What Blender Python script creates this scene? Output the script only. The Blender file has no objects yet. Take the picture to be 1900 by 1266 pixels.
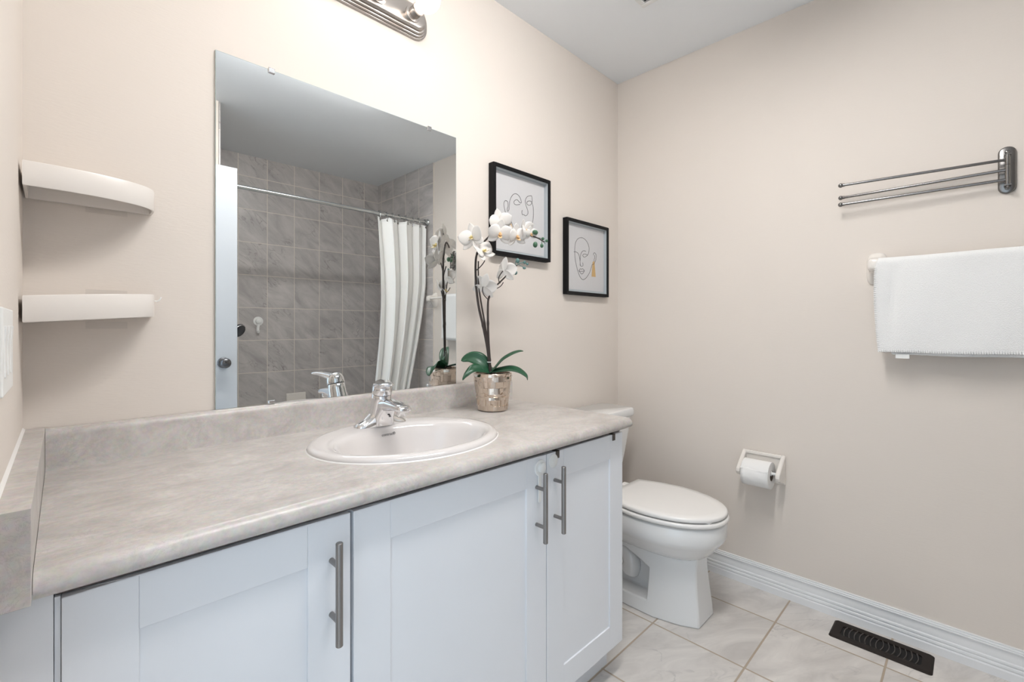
import bpy, bmesh, math, random
from mathutils import Vector, Matrix

# ------------------------------------------------------------------ camera, light, exposure
scn = bpy.context.scene
C = scn.collection
CAM_Y, CAM_Z = -1.363, 1.1254
cd = bpy.data.cameras.new('camera'); cam = bpy.data.objects.new('camera', cd); C.objects.link(cam)
cam.location = (0, CAM_Y, CAM_Z); cam.rotation_euler = (math.pi/2, 0, -math.pi/4)
cd.sensor_width = 36; cd.lens = 36*858/1900; cd.shift_y = -25.5/1900; cd.clip_start = 0.02
scn.camera = cam
scn.view_settings.view_transform = 'Standard'; scn.view_settings.look = 'None'
scn.view_settings.gamma = 1; scn.view_settings.use_curve_mapping = False
scn.view_settings.exposure = 0.07
w = bpy.data.worlds.new('world'); scn.world = w; w.use_nodes = True
w.node_tree.nodes['Background'].inputs[0].default_value = (0.72, 0.87, 1.0, 1)
w.node_tree.nodes['Background'].inputs[1].default_value = 1.8
BULB = 3.2
FILL_LAMP = 46.0  # strength of the added, unseen fill lamp on the ceiling
# daylight arriving through the open doorway: a portal guides the sky light
pl = bpy.data.lights.new('doorway_daylight', 'AREA'); pl.shape = 'RECTANGLE'; pl.size = 0.80; pl.size_y = 2.03
pl.cycles.is_portal = True
po = bpy.data.objects.new('doorway_daylight', pl); C.objects.link(po)
po.location = (-0.09, -1.2, 1.015); po.rotation_euler = (math.pi/2, 0, -math.pi/2)

XR, HC = 2.170, 2.4387
YB = -2.57                      # tiled back wall of the tub alcove
R90 = math.pi/2
random.seed(4)

# ------------------------------------------------------------------ materials
def newmat(name):
    m = bpy.data.materials.new(name); m.use_nodes = True
    return m, m.node_tree.nodes, m.node_tree.links, m.node_tree.nodes['Principled BSDF']
def mat(name, col, rough=0.5, metal=0.0, bump=0.0, bscale=200, coat=0.0, sss=0.0, spec=0.5, stretch=None, var=0.0, vscale=5):
    m, n, l, p = newmat(name)
    p.inputs['Base Color'].default_value = (*col, 1)
    p.inputs['Roughness'].default_value = rough; p.inputs['Metallic'].default_value = metal
    p.inputs['Coat Weight'].default_value = coat; p.inputs['Coat Roughness'].default_value = 0.06
    p.inputs['Specular IOR Level'].default_value = spec
    if sss: p.inputs['Subsurface Weight'].default_value = sss; p.inputs['Subsurface Radius'].default_value = (.01, .008, .006)
    geo = n.new('ShaderNodeNewGeometry')
    mp = n.new('ShaderNodeMapping'); l.new(geo.outputs['Position'], mp.inputs['Vector'])
    if stretch: mp.inputs['Scale'].default_value = stretch
    nz = n.new('ShaderNodeTexNoise'); nz.inputs['Scale'].default_value = bscale; nz.inputs['Detail'].default_value = 3
    l.new(mp.outputs[0], nz.inputs['Vector'])
    if bump:
        b = n.new('ShaderNodeBump'); b.inputs['Strength'].default_value = bump; b.inputs['Distance'].default_value = .002
        l.new(nz.outputs['Fac'], b.inputs['Height']); l.new(b.outputs[0], p.inputs['Normal'])
    if var:
        n2 = n.new('ShaderNodeTexNoise'); n2.inputs['Scale'].default_value = vscale; n2.inputs['Detail'].default_value = 4
        l.new(geo.outputs['Position'], n2.inputs['Vector'])
        mx = n.new('ShaderNodeMix'); mx.data_type = 'RGBA'
        mx.inputs[6].default_value = (*[c*(1-var) for c in col], 1); mx.inputs[7].default_value = (*[min(1, c*(1+var)) for c in col], 1)
        l.new(n2.outputs['Fac'], mx.inputs[0]); l.new(mx.outputs[2], p.inputs['Base Color'])
    return m

M = {}
M['wall'] = mat('cream_wall_paint', (.75, .685, .625), .75, bump=.12, bscale=160, stretch=(.35, .35, 1.6), spec=.25, var=.012, vscale=3)
M['ceiling'] = mat('ceiling_paint', (.86, .885, .91), .9, bump=.1, bscale=90, spec=.2)
M['trim'] = mat('white_trim_paint', (.83, .835, .845), .35)
M['cab'] = mat('white_cabinet_foil', (.81, .825, .855), .38, var=.012, vscale=9)
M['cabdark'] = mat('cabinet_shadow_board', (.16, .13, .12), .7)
M['porcelain'] = mat('white_porcelain', (.80, .80, .795), .09, coat=.4)
M['sink'] = mat('sink_porcelain', (.70, .665, .65), .08, coat=.4)
M['ceramic'] = mat('bone_ceramic', (.83, .785, .735), .14, coat=.4)
M['plastic'] = mat('white_plastic', (.86, .86, .84), .4)
M['seatp'] = mat('toilet_seat_plastic', (.86, .84, .815), .22)
M['cream_plastic'] = mat('ivory_plastic', (.79, .745, .70), .3)
M['chrome'] = mat('chrome', (.80, .80, .81), .06, 1.0)
M['nickel'] = mat('brushed_nickel', (.30, .285, .275), .32, 1.0, bump=.1, bscale=900, stretch=(1, 1, .04))
M['rack'] = mat('dark_nickel', (.22, .212, .205), .25, 1.0)
M['fixture'] = mat('satin_nickel', (.56, .52, .49), .25, 1.0)
M['black'] = mat('black_frame_paint', (.004, .004, .005), .5, spec=.2)
M['ink'] = mat('black_ink', (.012, .012, .012), .7)
M['gold'] = mat('gold_print', (.62, .40, .17), .6)
M['paper'] = mat('white_paper', (.66, .65, .655), .85)
M['liner'] = mat('grey_frame_liner', (.50, .54, .56), .8)
M['stem'] = mat('dark_brown_stem', (.035, .024, .02), .5, bump=.4, bscale=250)
M['petal'] = mat('white_petal', (.76, .725, .69), .55, sss=.1, bump=.1, bscale=120)
M['lip'] = mat('pale_yellow_lip', (.84, .70, .36), .5, var=.2, vscale=90)
M['lip2'] = mat('orange_spotted_lip', (.80, .50, .26), .5, var=.35, vscale=120)
M['bud'] = mat('dark_green_bud', (.05, .13, .07), .45)
M['budt'] = mat('teal_bud', (.10, .20, .19), .4)
M['soil'] = mat('dark_soil', (.02, .016, .013), .9, bump=1, bscale=200)
M['pot'] = mat('champagne_mirror_glaze', (.66, .57, .49), .16, 1.0, bump=.25, bscale=45)
M['tie'] = mat('white_tie', (.8, .8, .78), .5)
M['vent'] = mat('brown_vent_paint', (.026, .020, .017), .6, .0, spec=.15)
M['louver'] = mat('vent_bar_paint', (.075, .062, .054), .5)
M['ventin'] = mat('vent_throat', (.006, .005, .005), .8)
M['towel'] = mat('white_terry', (.87, .865, .855), .95, bump=1.0, bscale=420, spec=.1)
M['curtain'] = mat('white_vinyl_curtain', (.88, .88, .865), .45, sss=.05)
M['roll'] = mat('toilet_tissue', (.86, .85, .835), .95, bump=.2, bscale=300)
M['core'] = mat('cardboard_core', (.20, .15, .11), .9)
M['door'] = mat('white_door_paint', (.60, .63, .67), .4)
M['knob'] = mat('gunmetal_knob', (.18, .18, .19), .22, 1.0)
M['brown'] = mat('brown_bracket', (.10, .085, .075), .4, .6)
M['red'] = mat('red_dot', (.30, .02, .03), .4)
M['tub'] = mat('white_tub_enamel', (.85, .85, .84), .12, coat=.3)
M['greytext'] = mat('grey_print', (.16, .15, .15), .6)
M['grille'] = mat('grille_plastic', (.78, .78, .77), .4)
M['rod'] = mat('curtain_rod_steel', (.60, .62, .62), .25, 1.0)
M['caulk'] = mat('white_caulk', (.82, .80, .78), .35)
M['darkplastic'] = mat('dark_shower_plastic', (.05, .052, .06), .25)

# clear tape / glass : thin sheets
def sheet(name, fac_tint, refl=.12, tint=(1, 1, 1)):
    m, n, l, p = newmat(name)
    tr = n.new('ShaderNodeBsdfTransparent'); tr.inputs[0].default_value = (*[c*fac_tint for c in tint], 1)
    gl = n.new('ShaderNodeBsdfGlossy'); gl.inputs['Roughness'].default_value = .03
    fr0 = n.new('ShaderNodeFresnel'); fr0.inputs[0].default_value = 1.3
    ge = n.new('ShaderNodeNewGeometry'); iv = n.new('ShaderNodeMath'); iv.operation = 'SUBTRACT'; iv.inputs[0].default_value = 1.0; l.new(ge.outputs['Backfacing'], iv.inputs[1])
    fr = n.new('ShaderNodeMath'); fr.operation = 'MULTIPLY'; l.new(fr0.outputs[0], fr.inputs[0]); l.new(iv.outputs[0], fr.inputs[1])
    mx = n.new('ShaderNodeMixShader'); l.new(fr.outputs[0], mx.inputs[0]); l.new(tr.outputs[0], mx.inputs[1]); l.new(gl.outputs[0], mx.inputs[2])
    l.new(mx.outputs[0], n['Material Output'].inputs[0]); return m
M['glass'] = sheet('picture_glass', .985)
M['tape'] = sheet('clear_tape', .97)

m, n, l, p = newmat('mirror_silver')
p.inputs['Base Color'].default_value = (.80, .82, .82, 1); p.inputs['Metallic'].default_value = 1; p.inputs['Roughness'].default_value = 0.0
M['mirror'] = m
M['mirror_edge'] = mat('mirror_edge_glass', (.42, .48, .46), .1)

m, n, l, p = newmat('lit_bulb')
p.inputs['Base Color'].default_value = (1, 1, 1, 1)
p.inputs['Emission Color'].default_value = (1.0, .91, .82, 1); p.inputs['Emission Strength'].default_value = BULB
M['bulb'] = m

# leaf: green with paler mid-vein along its length (uses the leaf's own uv)
m, n, l, p = newmat('orchid_leaf')
uvn = n.new('ShaderNodeTexCoord'); sp = n.new('ShaderNodeSeparateXYZ'); l.new(uvn.outputs['UV'], sp.inputs[0])
wv = n.new('ShaderNodeTexWave'); wv.inputs['Scale'].default_value = 2.2; wv.inputs['Distortion'].default_value = .6; l.new(uvn.outputs['UV'], wv.inputs['Vector'])
rp = n.new('ShaderNodeValToRGB'); rp.color_ramp.elements[0].color = (.006, .052, .027, 1); rp.color_ramp.elements[1].color = (.018, .095, .036, 1)
l.new(wv.outputs['Fac'], rp.inputs[0]); l.new(rp.outputs[0], p.inputs['Base Color']); p.inputs['Roughness'].default_value = .35
M['leaf'] = m

# marbled laminate of the worktop
m, n, l, p = newmat('stone_laminate')
geo = n.new('ShaderNodeNewGeometry')
mp = n.new('ShaderNodeMapping'); mp.inputs['Scale'].default_value = (.8, 1.25, 1.0); mp.inputs['Rotation'].default_value = (0, 0, .25); l.new(geo.outputs['Position'], mp.inputs['Vector'])
n1 = n.new('ShaderNodeTexNoise'); n1.inputs['Scale'].default_value = 13; n1.inputs['Detail'].default_value = 12; n1.inputs['Roughness'].default_value = .72; n1.inputs['Distortion'].default_value = .5
l.new(mp.outputs[0], n1.inputs['Vector'])
r1 = n.new('ShaderNodeValToRGB'); e = r1.color_ramp.elements
e[0].position = .30; e[0].color = (.40, .355, .325, 1); e[1].position = .68; e[1].color = (.62, .575, .535, 1)
l.new(n1.outputs['Fac'], r1.inputs[0])
n2 = n.new('ShaderNodeTexNoise'); n2.inputs['Scale'].default_value = 24; n2.inputs['Detail'].default_value = 10; n2.inputs['Roughness'].default_value = .75; n2.inputs['Distortion'].default_value = 2.2
l.new(mp.outputs[0], n2.inputs['Vector'])
r2 = n.new('ShaderNodeValToRGB'); e = r2.color_ramp.elements
e[0].position = .485; e[0].color = (0, 0, 0, 1); e[1].position = .50; e[1].color = (1, 1, 1, 1)
x = e.new(.515); x.color = (0, 0, 0, 1)
l.new(n2.outputs['Fac'], r2.inputs[0])
n3 = n.new('ShaderNodeTexNoise'); n3.inputs['Scale'].default_value = 5; l.new(geo.outputs['Position'], n3.inputs['Vector'])
mu = n.new('ShaderNodeMath'); mu.operation = 'MULTIPLY'; l.new(r2.outputs[0], mu.inputs[0])
mr = n.new('ShaderNodeMapRange'); mr.inputs[1].default_value = .42; mr.inputs[2].default_value = .62; mr.inputs[4].default_value = .60
l.new(n3.outputs['Fac'], mr.inputs[0]); l.new(mr.outputs[0], mu.inputs[1])
mx = n.new('ShaderNodeMix'); mx.data_type = 'RGBA'; mx.inputs[7].default_value = (.30, .265, .25, 1)
l.new(mu.outputs[0], mx.inputs[0]); l.new(r1.outputs[0], mx.inputs[6])
n4 = n.new('ShaderNodeTexNoise'); n4.inputs['Scale'].default_value = 120; n4.inputs['Detail'].default_value = 5; l.new(geo.outputs['Position'], n4.inputs['Vector'])
m2 = n.new('ShaderNodeMix'); m2.data_type = 'RGBA'; m2.blend_type = 'OVERLAY'; m2.inputs[0].default_value = .22
l.new(mx.outputs[2], m2.inputs[6]); l.new(n4.outputs['Color'], m2.inputs[7])
hs = n.new('ShaderNodeHueSaturation'); hs.inputs['Saturation'].default_value = .75; l.new(m2.outputs[2], hs.inputs['Color'])
l.new(hs.outputs[0], p.inputs['Base Color']); p.inputs['Roughness'].default_value = .34
b = n.new('ShaderNodeBump'); b.inputs['Strength'].default_value = .12; b.inputs['Distance'].default_value = .002; l.new(n4.outputs['Fac'], b.inputs['Height']); l.new(b.outputs[0], p.inputs['Normal'])
M['stone'] = m

def tiles(name, ax, ay, x0, y0, tw, th, gw, c0, c1, vein, grout, rough, vs, vstr, rot):
    """tile grid from the world position; ax, ay are the two axes the grid runs along"""
    m, n, l, p = newmat(name)
    geo = n.new('ShaderNodeNewGeometry'); s = n.new('ShaderNodeSeparateXYZ'); l.new(geo.outputs['Position'], s.inputs[0])
    def math_(op, a, bv):
        q = n.new('ShaderNodeMath'); q.operation = op
        for i, v in enumerate((a, bv)):
            if v is None: continue
            if isinstance(v, (int, float)): q.inputs[i].default_value = v
            else: l.new(v, q.inputs[i])
        return q.outputs[0]
    idx, near = [], []
    for a, o, t in ((ax, x0, tw), (ay, y0, th)):
        q = math_('DIVIDE', math_('SUBTRACT', s.outputs[a], o), t)
        fl = math_('FLOOR', q, None); idx.append(fl)
        f = math_('FRACT', q, None)
        d = math_('MULTIPLY', math_('MINIMUM', f, math_('SUBTRACT', 1.0, f)), t)
        near.append(d)
    g = n.new('ShaderNodeMapRange'); g.inputs[1].default_value = gw*.40; g.inputs[2].default_value = gw*.62; g.inputs[3].default_value = 1; g.inputs[4].default_value = 0
    l.new(math_('MINIMUM', near[0], near[1]), g.inputs[0])
    cb = n.new('ShaderNodeCombineXYZ'); l.new(idx[0], cb.inputs[0]); l.new(idx[1], cb.inputs[1])
    wn = n.new('ShaderNodeTexWhiteNoise'); wn.noise_dimensions = '3D'; l.new(cb.outputs[0], wn.inputs['Vector'])
    sc = n.new('ShaderNodeVectorMath'); sc.operation = 'SCALE'; sc.inputs['Scale'].default_value = 7.0; l.new(wn.outputs['Color'], sc.inputs[0])
    ad = n.new('ShaderNodeVectorMath'); ad.operation = 'ADD'; l.new(geo.outputs['Position'], ad.inputs[0]); l.new(sc.outputs[0], ad.inputs[1])
    mp = n.new('ShaderNodeMapping'); mp.vector_type = 'TEXTURE'; mp.inputs['Rotation'].default_value = rot; mp.inputs['Scale'].default_value = vstr; l.new(ad.outputs[0], mp.inputs['Vector'])
    n1 = n.new('ShaderNodeTexNoise'); n1.inputs['Scale'].default_value = vs; n1.inputs['Detail'].default_value = 8; n1.inputs['Roughness'].default_value = .62; n1.inputs['Distortion'].default_value = .8
    l.new(mp.outputs[0], n1.inputs['Vector'])
    r = n.new('ShaderNodeValToRGB'); e = r.color_ramp.elements
    e[0].position = .3; e[0].color = (*c0, 1); e[1].position = .68; e[1].color = (*c1, 1); l.new(n1.outputs['Fac'], r.inputs[0])
    n2 = n.new('ShaderNodeTexNoise'); n2.inputs['Scale'].default_value = vs*1.1; n2.inputs['Detail'].default_value = 9; n2.inputs['Distortion'].default_value = 1.6; l.new(mp.outputs[0], n2.inputs['Vector'])
    r2 = n.new('ShaderNodeValToRGB'); e = r2.color_ramp.elements
    e[0].position = .475; e[0].color = (0, 0, 0, 1); e[1].position = .50; e[1].color = (1, 1, 1, 1); q = e.new(.525); q.color = (0, 0, 0, 1)
    l.new(n2.outputs['Fac'], r2.inputs[0])
    n3 = n.new('ShaderNodeTexNoise'); n3.inputs['Scale'].default_value = vs*.6; l.new(ad.outputs[0], n3.inputs['Vector'])
    mr = n.new('ShaderNodeMapRange'); mr.inputs[1].default_value = .48; mr.inputs[2].default_value = .72; mr.inputs[4].default_value = .75; l.new(n3.outputs['Fac'], mr.inputs[0])
    mx = n.new('ShaderNodeMix'); mx.data_type = 'RGBA'; mx.inputs[7].default_value = (*vein, 1)
    l.new(math_('MULTIPLY', r2.outputs[0], mr.outputs[0]), mx.inputs[0]); l.new(r.outputs[0], mx.inputs[6])
    mg = n.new('ShaderNodeMix'); mg.data_type = 'RGBA'; mg.inputs[7].default_value = (*grout, 1)
    l.new(g.outputs[0], mg.inputs[0]); l.new(mx.outputs[2], mg.inputs[6]); l.new(mg.outputs[2], p.inputs['Base Color'])
    rr = n.new('ShaderNodeMapRange'); rr.inputs[3].default_value = rough; rr.inputs[4].default_value = .85; l.new(g.outputs[0], rr.inputs[0]); l.new(rr.outputs[0], p.inputs['Roughness'])
    b = n.new('ShaderNodeBump'); b.invert = True; b.inputs['Strength'].default_value = .5; b.inputs['Distance'].default_value = .002; l.new(g.outputs[0], b.inputs['Height']); l.new(b.outputs[0], p.inputs['Normal'])
    return m
M['floor'] = tiles('marbled_floor_tile', 0, 1, 1.288, -.498, .334, .328, .006, (.54, .51, .485), (.76, .725, .69), (.42, .40, .39), (.44, .36, .28), .3, 8, (2.2, .8, 1), (0, 0, -.55))
TC = dict(c0=(.41, .385, .375), c1=(.62, .585, .565), vein=(.21, .19, .18), grout=(.78, .72, .64), rough=.3, vs=9, vstr=(2.4, 2.4, .8), rot=(0, .7, 0))
M['tile_x'] = tiles('taupe_wall_tile_back', 0, 2, 1.004, .775, .2035, .2505, .005, **TC)
M['tile_y'] = tiles('taupe_wall_tile_side', 1, 2, -1.698, .775, .2035, .2505, .005, **TC)

# ------------------------------------------------------------------ mesh helpers
def nb(): return bmesh.new()
def obj(name, bm, m, parent=None, smooth=False, bevel=0.0, seg=2, sub=0, solid=0.0, auto=None):
    """link a bmesh (world coordinates) as ONE mesh object; under a parent it keeps its world place"""
    if parent is not None:
        mw = Matrix.Identity(4); q = parent
        while q is not None: mw = Matrix.LocRotScale(q.location, q.rotation_euler, None) @ mw; q = q.parent
        bm.transform(mw.inverted())
    bmesh.ops.recalc_face_normals(bm, faces=bm.faces)
    me = bpy.data.meshes.new(name); bm.to_mesh(me); bm.free()
    if m is not None: me.materials.append(m)
    if smooth:
        for f in me.polygons: f.use_smooth = True
        if auto is not None:
            me.set_sharp_from_angle(angle=math.radians(auto))
    o = bpy.data.objects.new(name, me); C.objects.link(o)
    if parent is not None: o.parent = parent
    if solid:
        k = o.modifiers.new('solid', 'SOLIDIFY'); k.thickness = solid; k.offset = 0
    if bevel:
        k = o.modifiers.new('bevel', 'BEVEL'); k.width = bevel; k.segments = seg; k.limit_method = 'ANGLE'; k.angle_limit = math.radians(35)
        k.harden_normals = False
    if sub:
        k = o.modifiers.new('sub', 'SUBSURF'); k.levels = sub; k.render_levels = sub
    return o
def thing(name, label, cat, loc=(0, 0, 0), group=None, rot=(0, 0, 0)):
    o = bpy.data.objects.new(name, None); C.objects.link(o); o.location = loc; o.rotation_euler = rot
    o.empty_display_size = .05
    o['label'] = label; o['category'] = cat
    if group: o['group'] = group
    return o
def tag(o, label, cat, group=None):
    o['label'] = label; o['category'] = cat
    if group: o['group'] = group
    return o
def struct(name, bm, m, **k):
    o = obj(name, bm, m, **k); o['kind'] = 'structure'; return o
def box(bm, x0, x1, y0, y1, z0, z1, mtx=None):
    vs = [bm.verts.new(v) for v in [(x0, y0, z0), (x1, y0, z0), (x1, y1, z0), (x0, y1, z0), (x0, y0, z1), (x1, y0, z1), (x1, y1, z1), (x0, y1, z1)]]
    for f in [(0, 3, 2, 1), (4, 5, 6, 7), (0, 1, 5, 4), (1, 2, 6, 5), (2, 3, 7, 6), (3, 0, 4, 7)]: bm.faces.new([vs[i] for i in f])
    if mtx is not None:
        for v in vs: v.co = mtx @ v.co
    return bm
def B(*a): return box(nb(), *a)
def loft(bm, rings, cap0=True, cap1=True, closed=True):
    R = [[bm.verts.new(p) for p in r] for r in rings]
    k = len(R[0])
    for a, b_ in zip(R, R[1:]):
        for i in range(k if closed else k-1):
            j = (i+1) % k; bm.faces.new((a[i], a[j], b_[j], b_[i]))
    if cap0: bm.faces.new(R[0][::-1])
    if cap1: bm.faces.new(R[-1])
    return bm
def tube(bm, pts, r, seg=10, cap=True):
    P = [Vector(p) for p in pts]
    rad = r if isinstance(r, (list, tuple)) else [r]*len(P)
    rings = []; up = None
    for i, p_ in enumerate(P):
        t = (P[min(i+1, len(P)-1)]-P[max(i-1, 0)]).normalized()
        if up is None:
            up = Vector((0, 0, 1)) if abs(t.z) < .9 else Vector((1, 0, 0))
        u = t.cross(up)
        if u.length < 1e-6: u = t.cross(Vector((0, 1, 0)))
        u.normalize(); v = u.cross(t).normalized(); up = v
        rings.append([p_+(u*math.cos(2*math.pi*j/seg)+v*math.sin(2*math.pi*j/seg))*rad[i] for j in range(seg)])
    return loft(bm, rings, cap, cap)
def smoothpath(pts, k=6):
    P = [Vector(p) for p in pts]; out = []
    for i in range(len(P)-1):
        p0, p1, p2, p3 = P[max(i-1, 0)], P[i], P[i+1], P[min(i+2, len(P)-1)]
        for j in range(k):
            t = j/k
            out.append(.5*((2*p1)+(p2-p0)*t+(2*p0-5*p1+4*p2-p3)*t*t+(3*p1-p0-3*p2+p3)*t**3))
    out.append(P[-1]); return out
def lathe(bm, prof, seg=40, o=(0, 0, 0), ax=(0, 0, 1), cap0=False, cap1=False):
    q = Vector((0, 0, 1)).rotation_difference(Vector(ax).normalized()); o = Vector(o)
    rings = [[o+q @ Vector((r*math.cos(2*math.pi*j/seg), r*math.sin(2*math.pi*j/seg), z)) for j in range(seg)] for r, z in prof]
    return loft(bm, rings, cap0, cap1)
def ball(bm, c, r, sc=(1, 1, 1), u=16, v=10, rot=None):
    mt = Matrix.Translation(c) @ (rot.to_4x4() if rot else Matrix.Identity(4)) @ Matrix.Diagonal((*[r*s for s in sc], 1))
    bmesh.ops.create_uvsphere(bm, u_segments=u, v_segments=v, radius=1, matrix=mt); return bm
def prism(bm, poly, z0, z1):
    return loft(bm, [[(x, y, z0) for x, y in poly], [(x, y, z1) for x, y in poly]])
def extr(bm, prof, a, b_, axis):
    """profile (u,v) pairs swept along axis 'x' (u=y,v=z) or 'y' (u=x,v=z) from a to b"""
    if axis == 'x': return loft(bm, [[(a, u, v) for u, v in prof], [(b_, u, v) for u, v in prof]])
    return loft(bm, [[(u, a, v) for u, v in prof], [(u, b_, v) for u, v in prof]])
def boolcut(o, cutbm):
    me = bpy.data.meshes.new('cut'); bmesh.ops.recalc_face_normals(cutbm, faces=cutbm.faces)
    cutbm.to_mesh(me); cutbm.free(); c = bpy.data.objects.new('cut', me); C.objects.link(c)
    k = o.modifiers.new('cut', 'BOOLEAN'); k.operation = 'DIFFERENCE'; k.object = c; k.solver = 'EXACT'
    dg = bpy.context.evaluated_depsgraph_get(); dg.update()
    nm = bpy.data.meshes.new_from_object(o.evaluated_get(dg))
    old = o.data; o.modifiers.clear(); o.data = nm; nm.name = old.name
    bpy.data.objects.remove(c); return o
def text(name, s, size, m, parent, mtx, extrude=.0002, align='CENTER'):
    cu = bpy.data.curves.new('t', 'FONT'); cu.body = s; cu.size = size; cu.extrude = extrude; cu.align_x = align; cu.align_y = 'CENTER'
    t = bpy.data.objects.new('t', cu); C.objects.link(t)
    dg = bpy.context.evaluated_depsgraph_get(); dg.update()
    me = bpy.data.meshes.new_from_object(t.evaluated_get(dg)); bpy.data.objects.remove(t)
    bm = nb(); bm.from_mesh(me); bm.transform(mtx); bpy.data.meshes.remove(me)
    return obj(name, bm, m, parent)
def wl(y): return -.0386 + .0142*y      # x of the slightly skewed left wall (y is negative)

# ------------------------------------------------------------------ the room
T = .12
DY0, DY1, DZ = -.80, -1.60, 2.04        # doorway in the left wall
struct('floor', B(-1.4, XR+T, YB-T, T, -.05, 0), M['floor'])
struct('ceiling', B(-.2, XR+T, YB-T, T, HC, HC+.05), M['ceiling'])
struct('wall_north', B(-.2, XR+T, 0, T, 0, HC), M['wall'])
struct('wall_east', B(XR, XR+T, YB-T, 0, 0, HC), M['wall'])
bm = nb()
def lw(y0, y1, z0, z1): loft(bm, [[(wl(y0), y0, z0), (wl(y0)-T, y0, z0), (wl(y1)-T, y1, z0), (wl(y1), y1, z0)], [(wl(y0), y0, z1), (wl(y0)-T, y0, z1), (wl(y1)-T, y1, z1), (wl(y1), y1, z1)]])
lw(0, DY0, 0, HC); lw(DY0, DY1, DZ, HC); lw(DY1, YB-T, 0, HC)
struct('wall_west', bm, M['wall'])
struct('wall_south', B(-.2, XR, YB-T, YB-.008, 0, HC), M['wall'])
XS = .705                                # tub alcove starts here
struct('wall_stub', B(wl(-1.8)-.01, XS-.012, -1.86, -1.75, 0, HC), M['wall'])
struct('wall_alcove', B(XS-.10, XS-.008, YB-.008, -1.86, 0, HC), M['wall'])
struct('trim_tile_back', B(XS-.008, XR, YB-.008, YB, 0, HC), M['tile_x'])
struct('trim_tile_right', B(XR-.009, XR, YB, -1.698, 0, HC), M['tile_y'])
struct('trim_tile_left', B(XS-.008, XS, YB, -1.76, 0, HC), M['tile_y'])
bm = nb()                                # door casing round the doorway, set in the wall thickness
for a, b_ in ((DY0+.06, DY0-.004), (DY1+.004, DY1-.016)): box(bm, wl(-1)-T-.012, wl(-1)+.012 if a > -1 else wl(-1.6)+.004, min(a, b_), max(a, b_), 0, DZ+.06)
box(bm, wl(-1)-T-.012, wl(-1)+.004, DY1+.004, DY0-.004, DZ-.004, DZ+.06)
struct('trim_doorway', bm, M['trim'], bevel=.004)
BP = [(0, 0), (.0145, 0), (.0145, .026), (.0125, .029), (.0115, .031), (.0140, .034), (.0145, .038), (.0135, .042), (.0100, .044), (.0120, .047), (.0125, .051), (.0115, .055), (.0080, .057), (.0085, .062), (.0070, .074), (.0065, .082), (.0075, .088), (.0105, .090), (.0110, .093), (.0075, .0945), (.0090, .0975), (.0085, .100), (.0055, .101), (.0065, .104), (.0060, .1065), (0, .107)]
struct('baseboard_east', extr(nb(), [(XR-u, v) for u, v in BP], -1.698, 0, 'y'), M['trim'], smooth=True, auto=30)
struct('baseboard_north', extr(nb(), [(-u, v) for u, v in BP], 1.325, XR-.014, 'x'), M['trim'], smooth=True, auto=30)

# ------------------------------------------------------------------ vanity cabinet
YD = -.553                               # front of the doors
van = thing('vanity_cabinet', 'white shaker bathroom vanity with three doors and steel bar handles under the stone-look worktop', 'cabinet', (.66, -.28, 0))
bm = nb()
box(bm, .006, 1.318, -.533, -.003, .105, .797)
obj('carcass', bm, M['cab'], van, bevel=.001)
obj('toe_kick', B(-.03, 1.3182, -.493, -.02, 0, .105), M['cab'], van)
bm = nb(); loft(bm, [[(wl(YD)+.002, YD+.002, z), (.0035, YD+.002, z), (.0035, -.05, z), (wl(-.05)+.002, -.05, z)] for z in (.105, .799)])
obj('filler_panel', bm, M['cab'], van, bevel=.001)
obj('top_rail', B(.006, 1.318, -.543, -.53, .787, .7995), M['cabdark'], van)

def cab_door(x0, x1, z0, z1, stile, rail, hx, handle_z):
    """a shaker door: the frame is one mesh, the recessed panel and the handle are sub-parts"""
    bm = nb(); t = .0195; y0, y1 = YD, YD+t
    xi0, xi1, zi0, zi1 = x0+stile, x1-stile, z0+rail, z1-rail
    box(bm, x0, xi0, y0, y1, z0, z1); box(bm, xi1, x1, y0, y1, z0, z1)
    box(bm, xi0, xi1, y0, y1, z0, zi0); box(bm, xi0, xi1, y0, y1, zi1, z1)
    bmesh.ops.remove_doubles(bm, verts=bm.verts, dist=1e-5)
    d = obj('door', bm, M['cab'], van, bevel=.0012)
    obj('panel', B(xi0, xi1, y0+.0045, y1-.002, zi0, zi1), M['cab'], d)
    bm = nb(); yh = YD-.032
    tube(bm, [(hx, yh, handle_z[0]), (hx, yh, handle_z[0]+.0012), (hx, yh, handle_z[1]-.0012), (hx, yh, handle_z[1])], [.0052, .0063, .0063, .0052], 20)
    for z in handle_z[2:]: tube(bm, [(hx, YD, z), (hx, yh, z)], .0048, 16)
    obj('handle', bm, M['nickel'], d, smooth=True, auto=40)
    return d
cab_door(.0105, .3905, .108, .785, .0765, .074, .355, (.572, .752, .710, .614))
cab_door(.397, .9395, .108, .785, .0765, .074, .900, (.570, .750, .707, .610))
cab_door(.9425, 1.318, .108, .785, .0725, .074, .974, (.572, .752, .709, .611))

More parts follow.
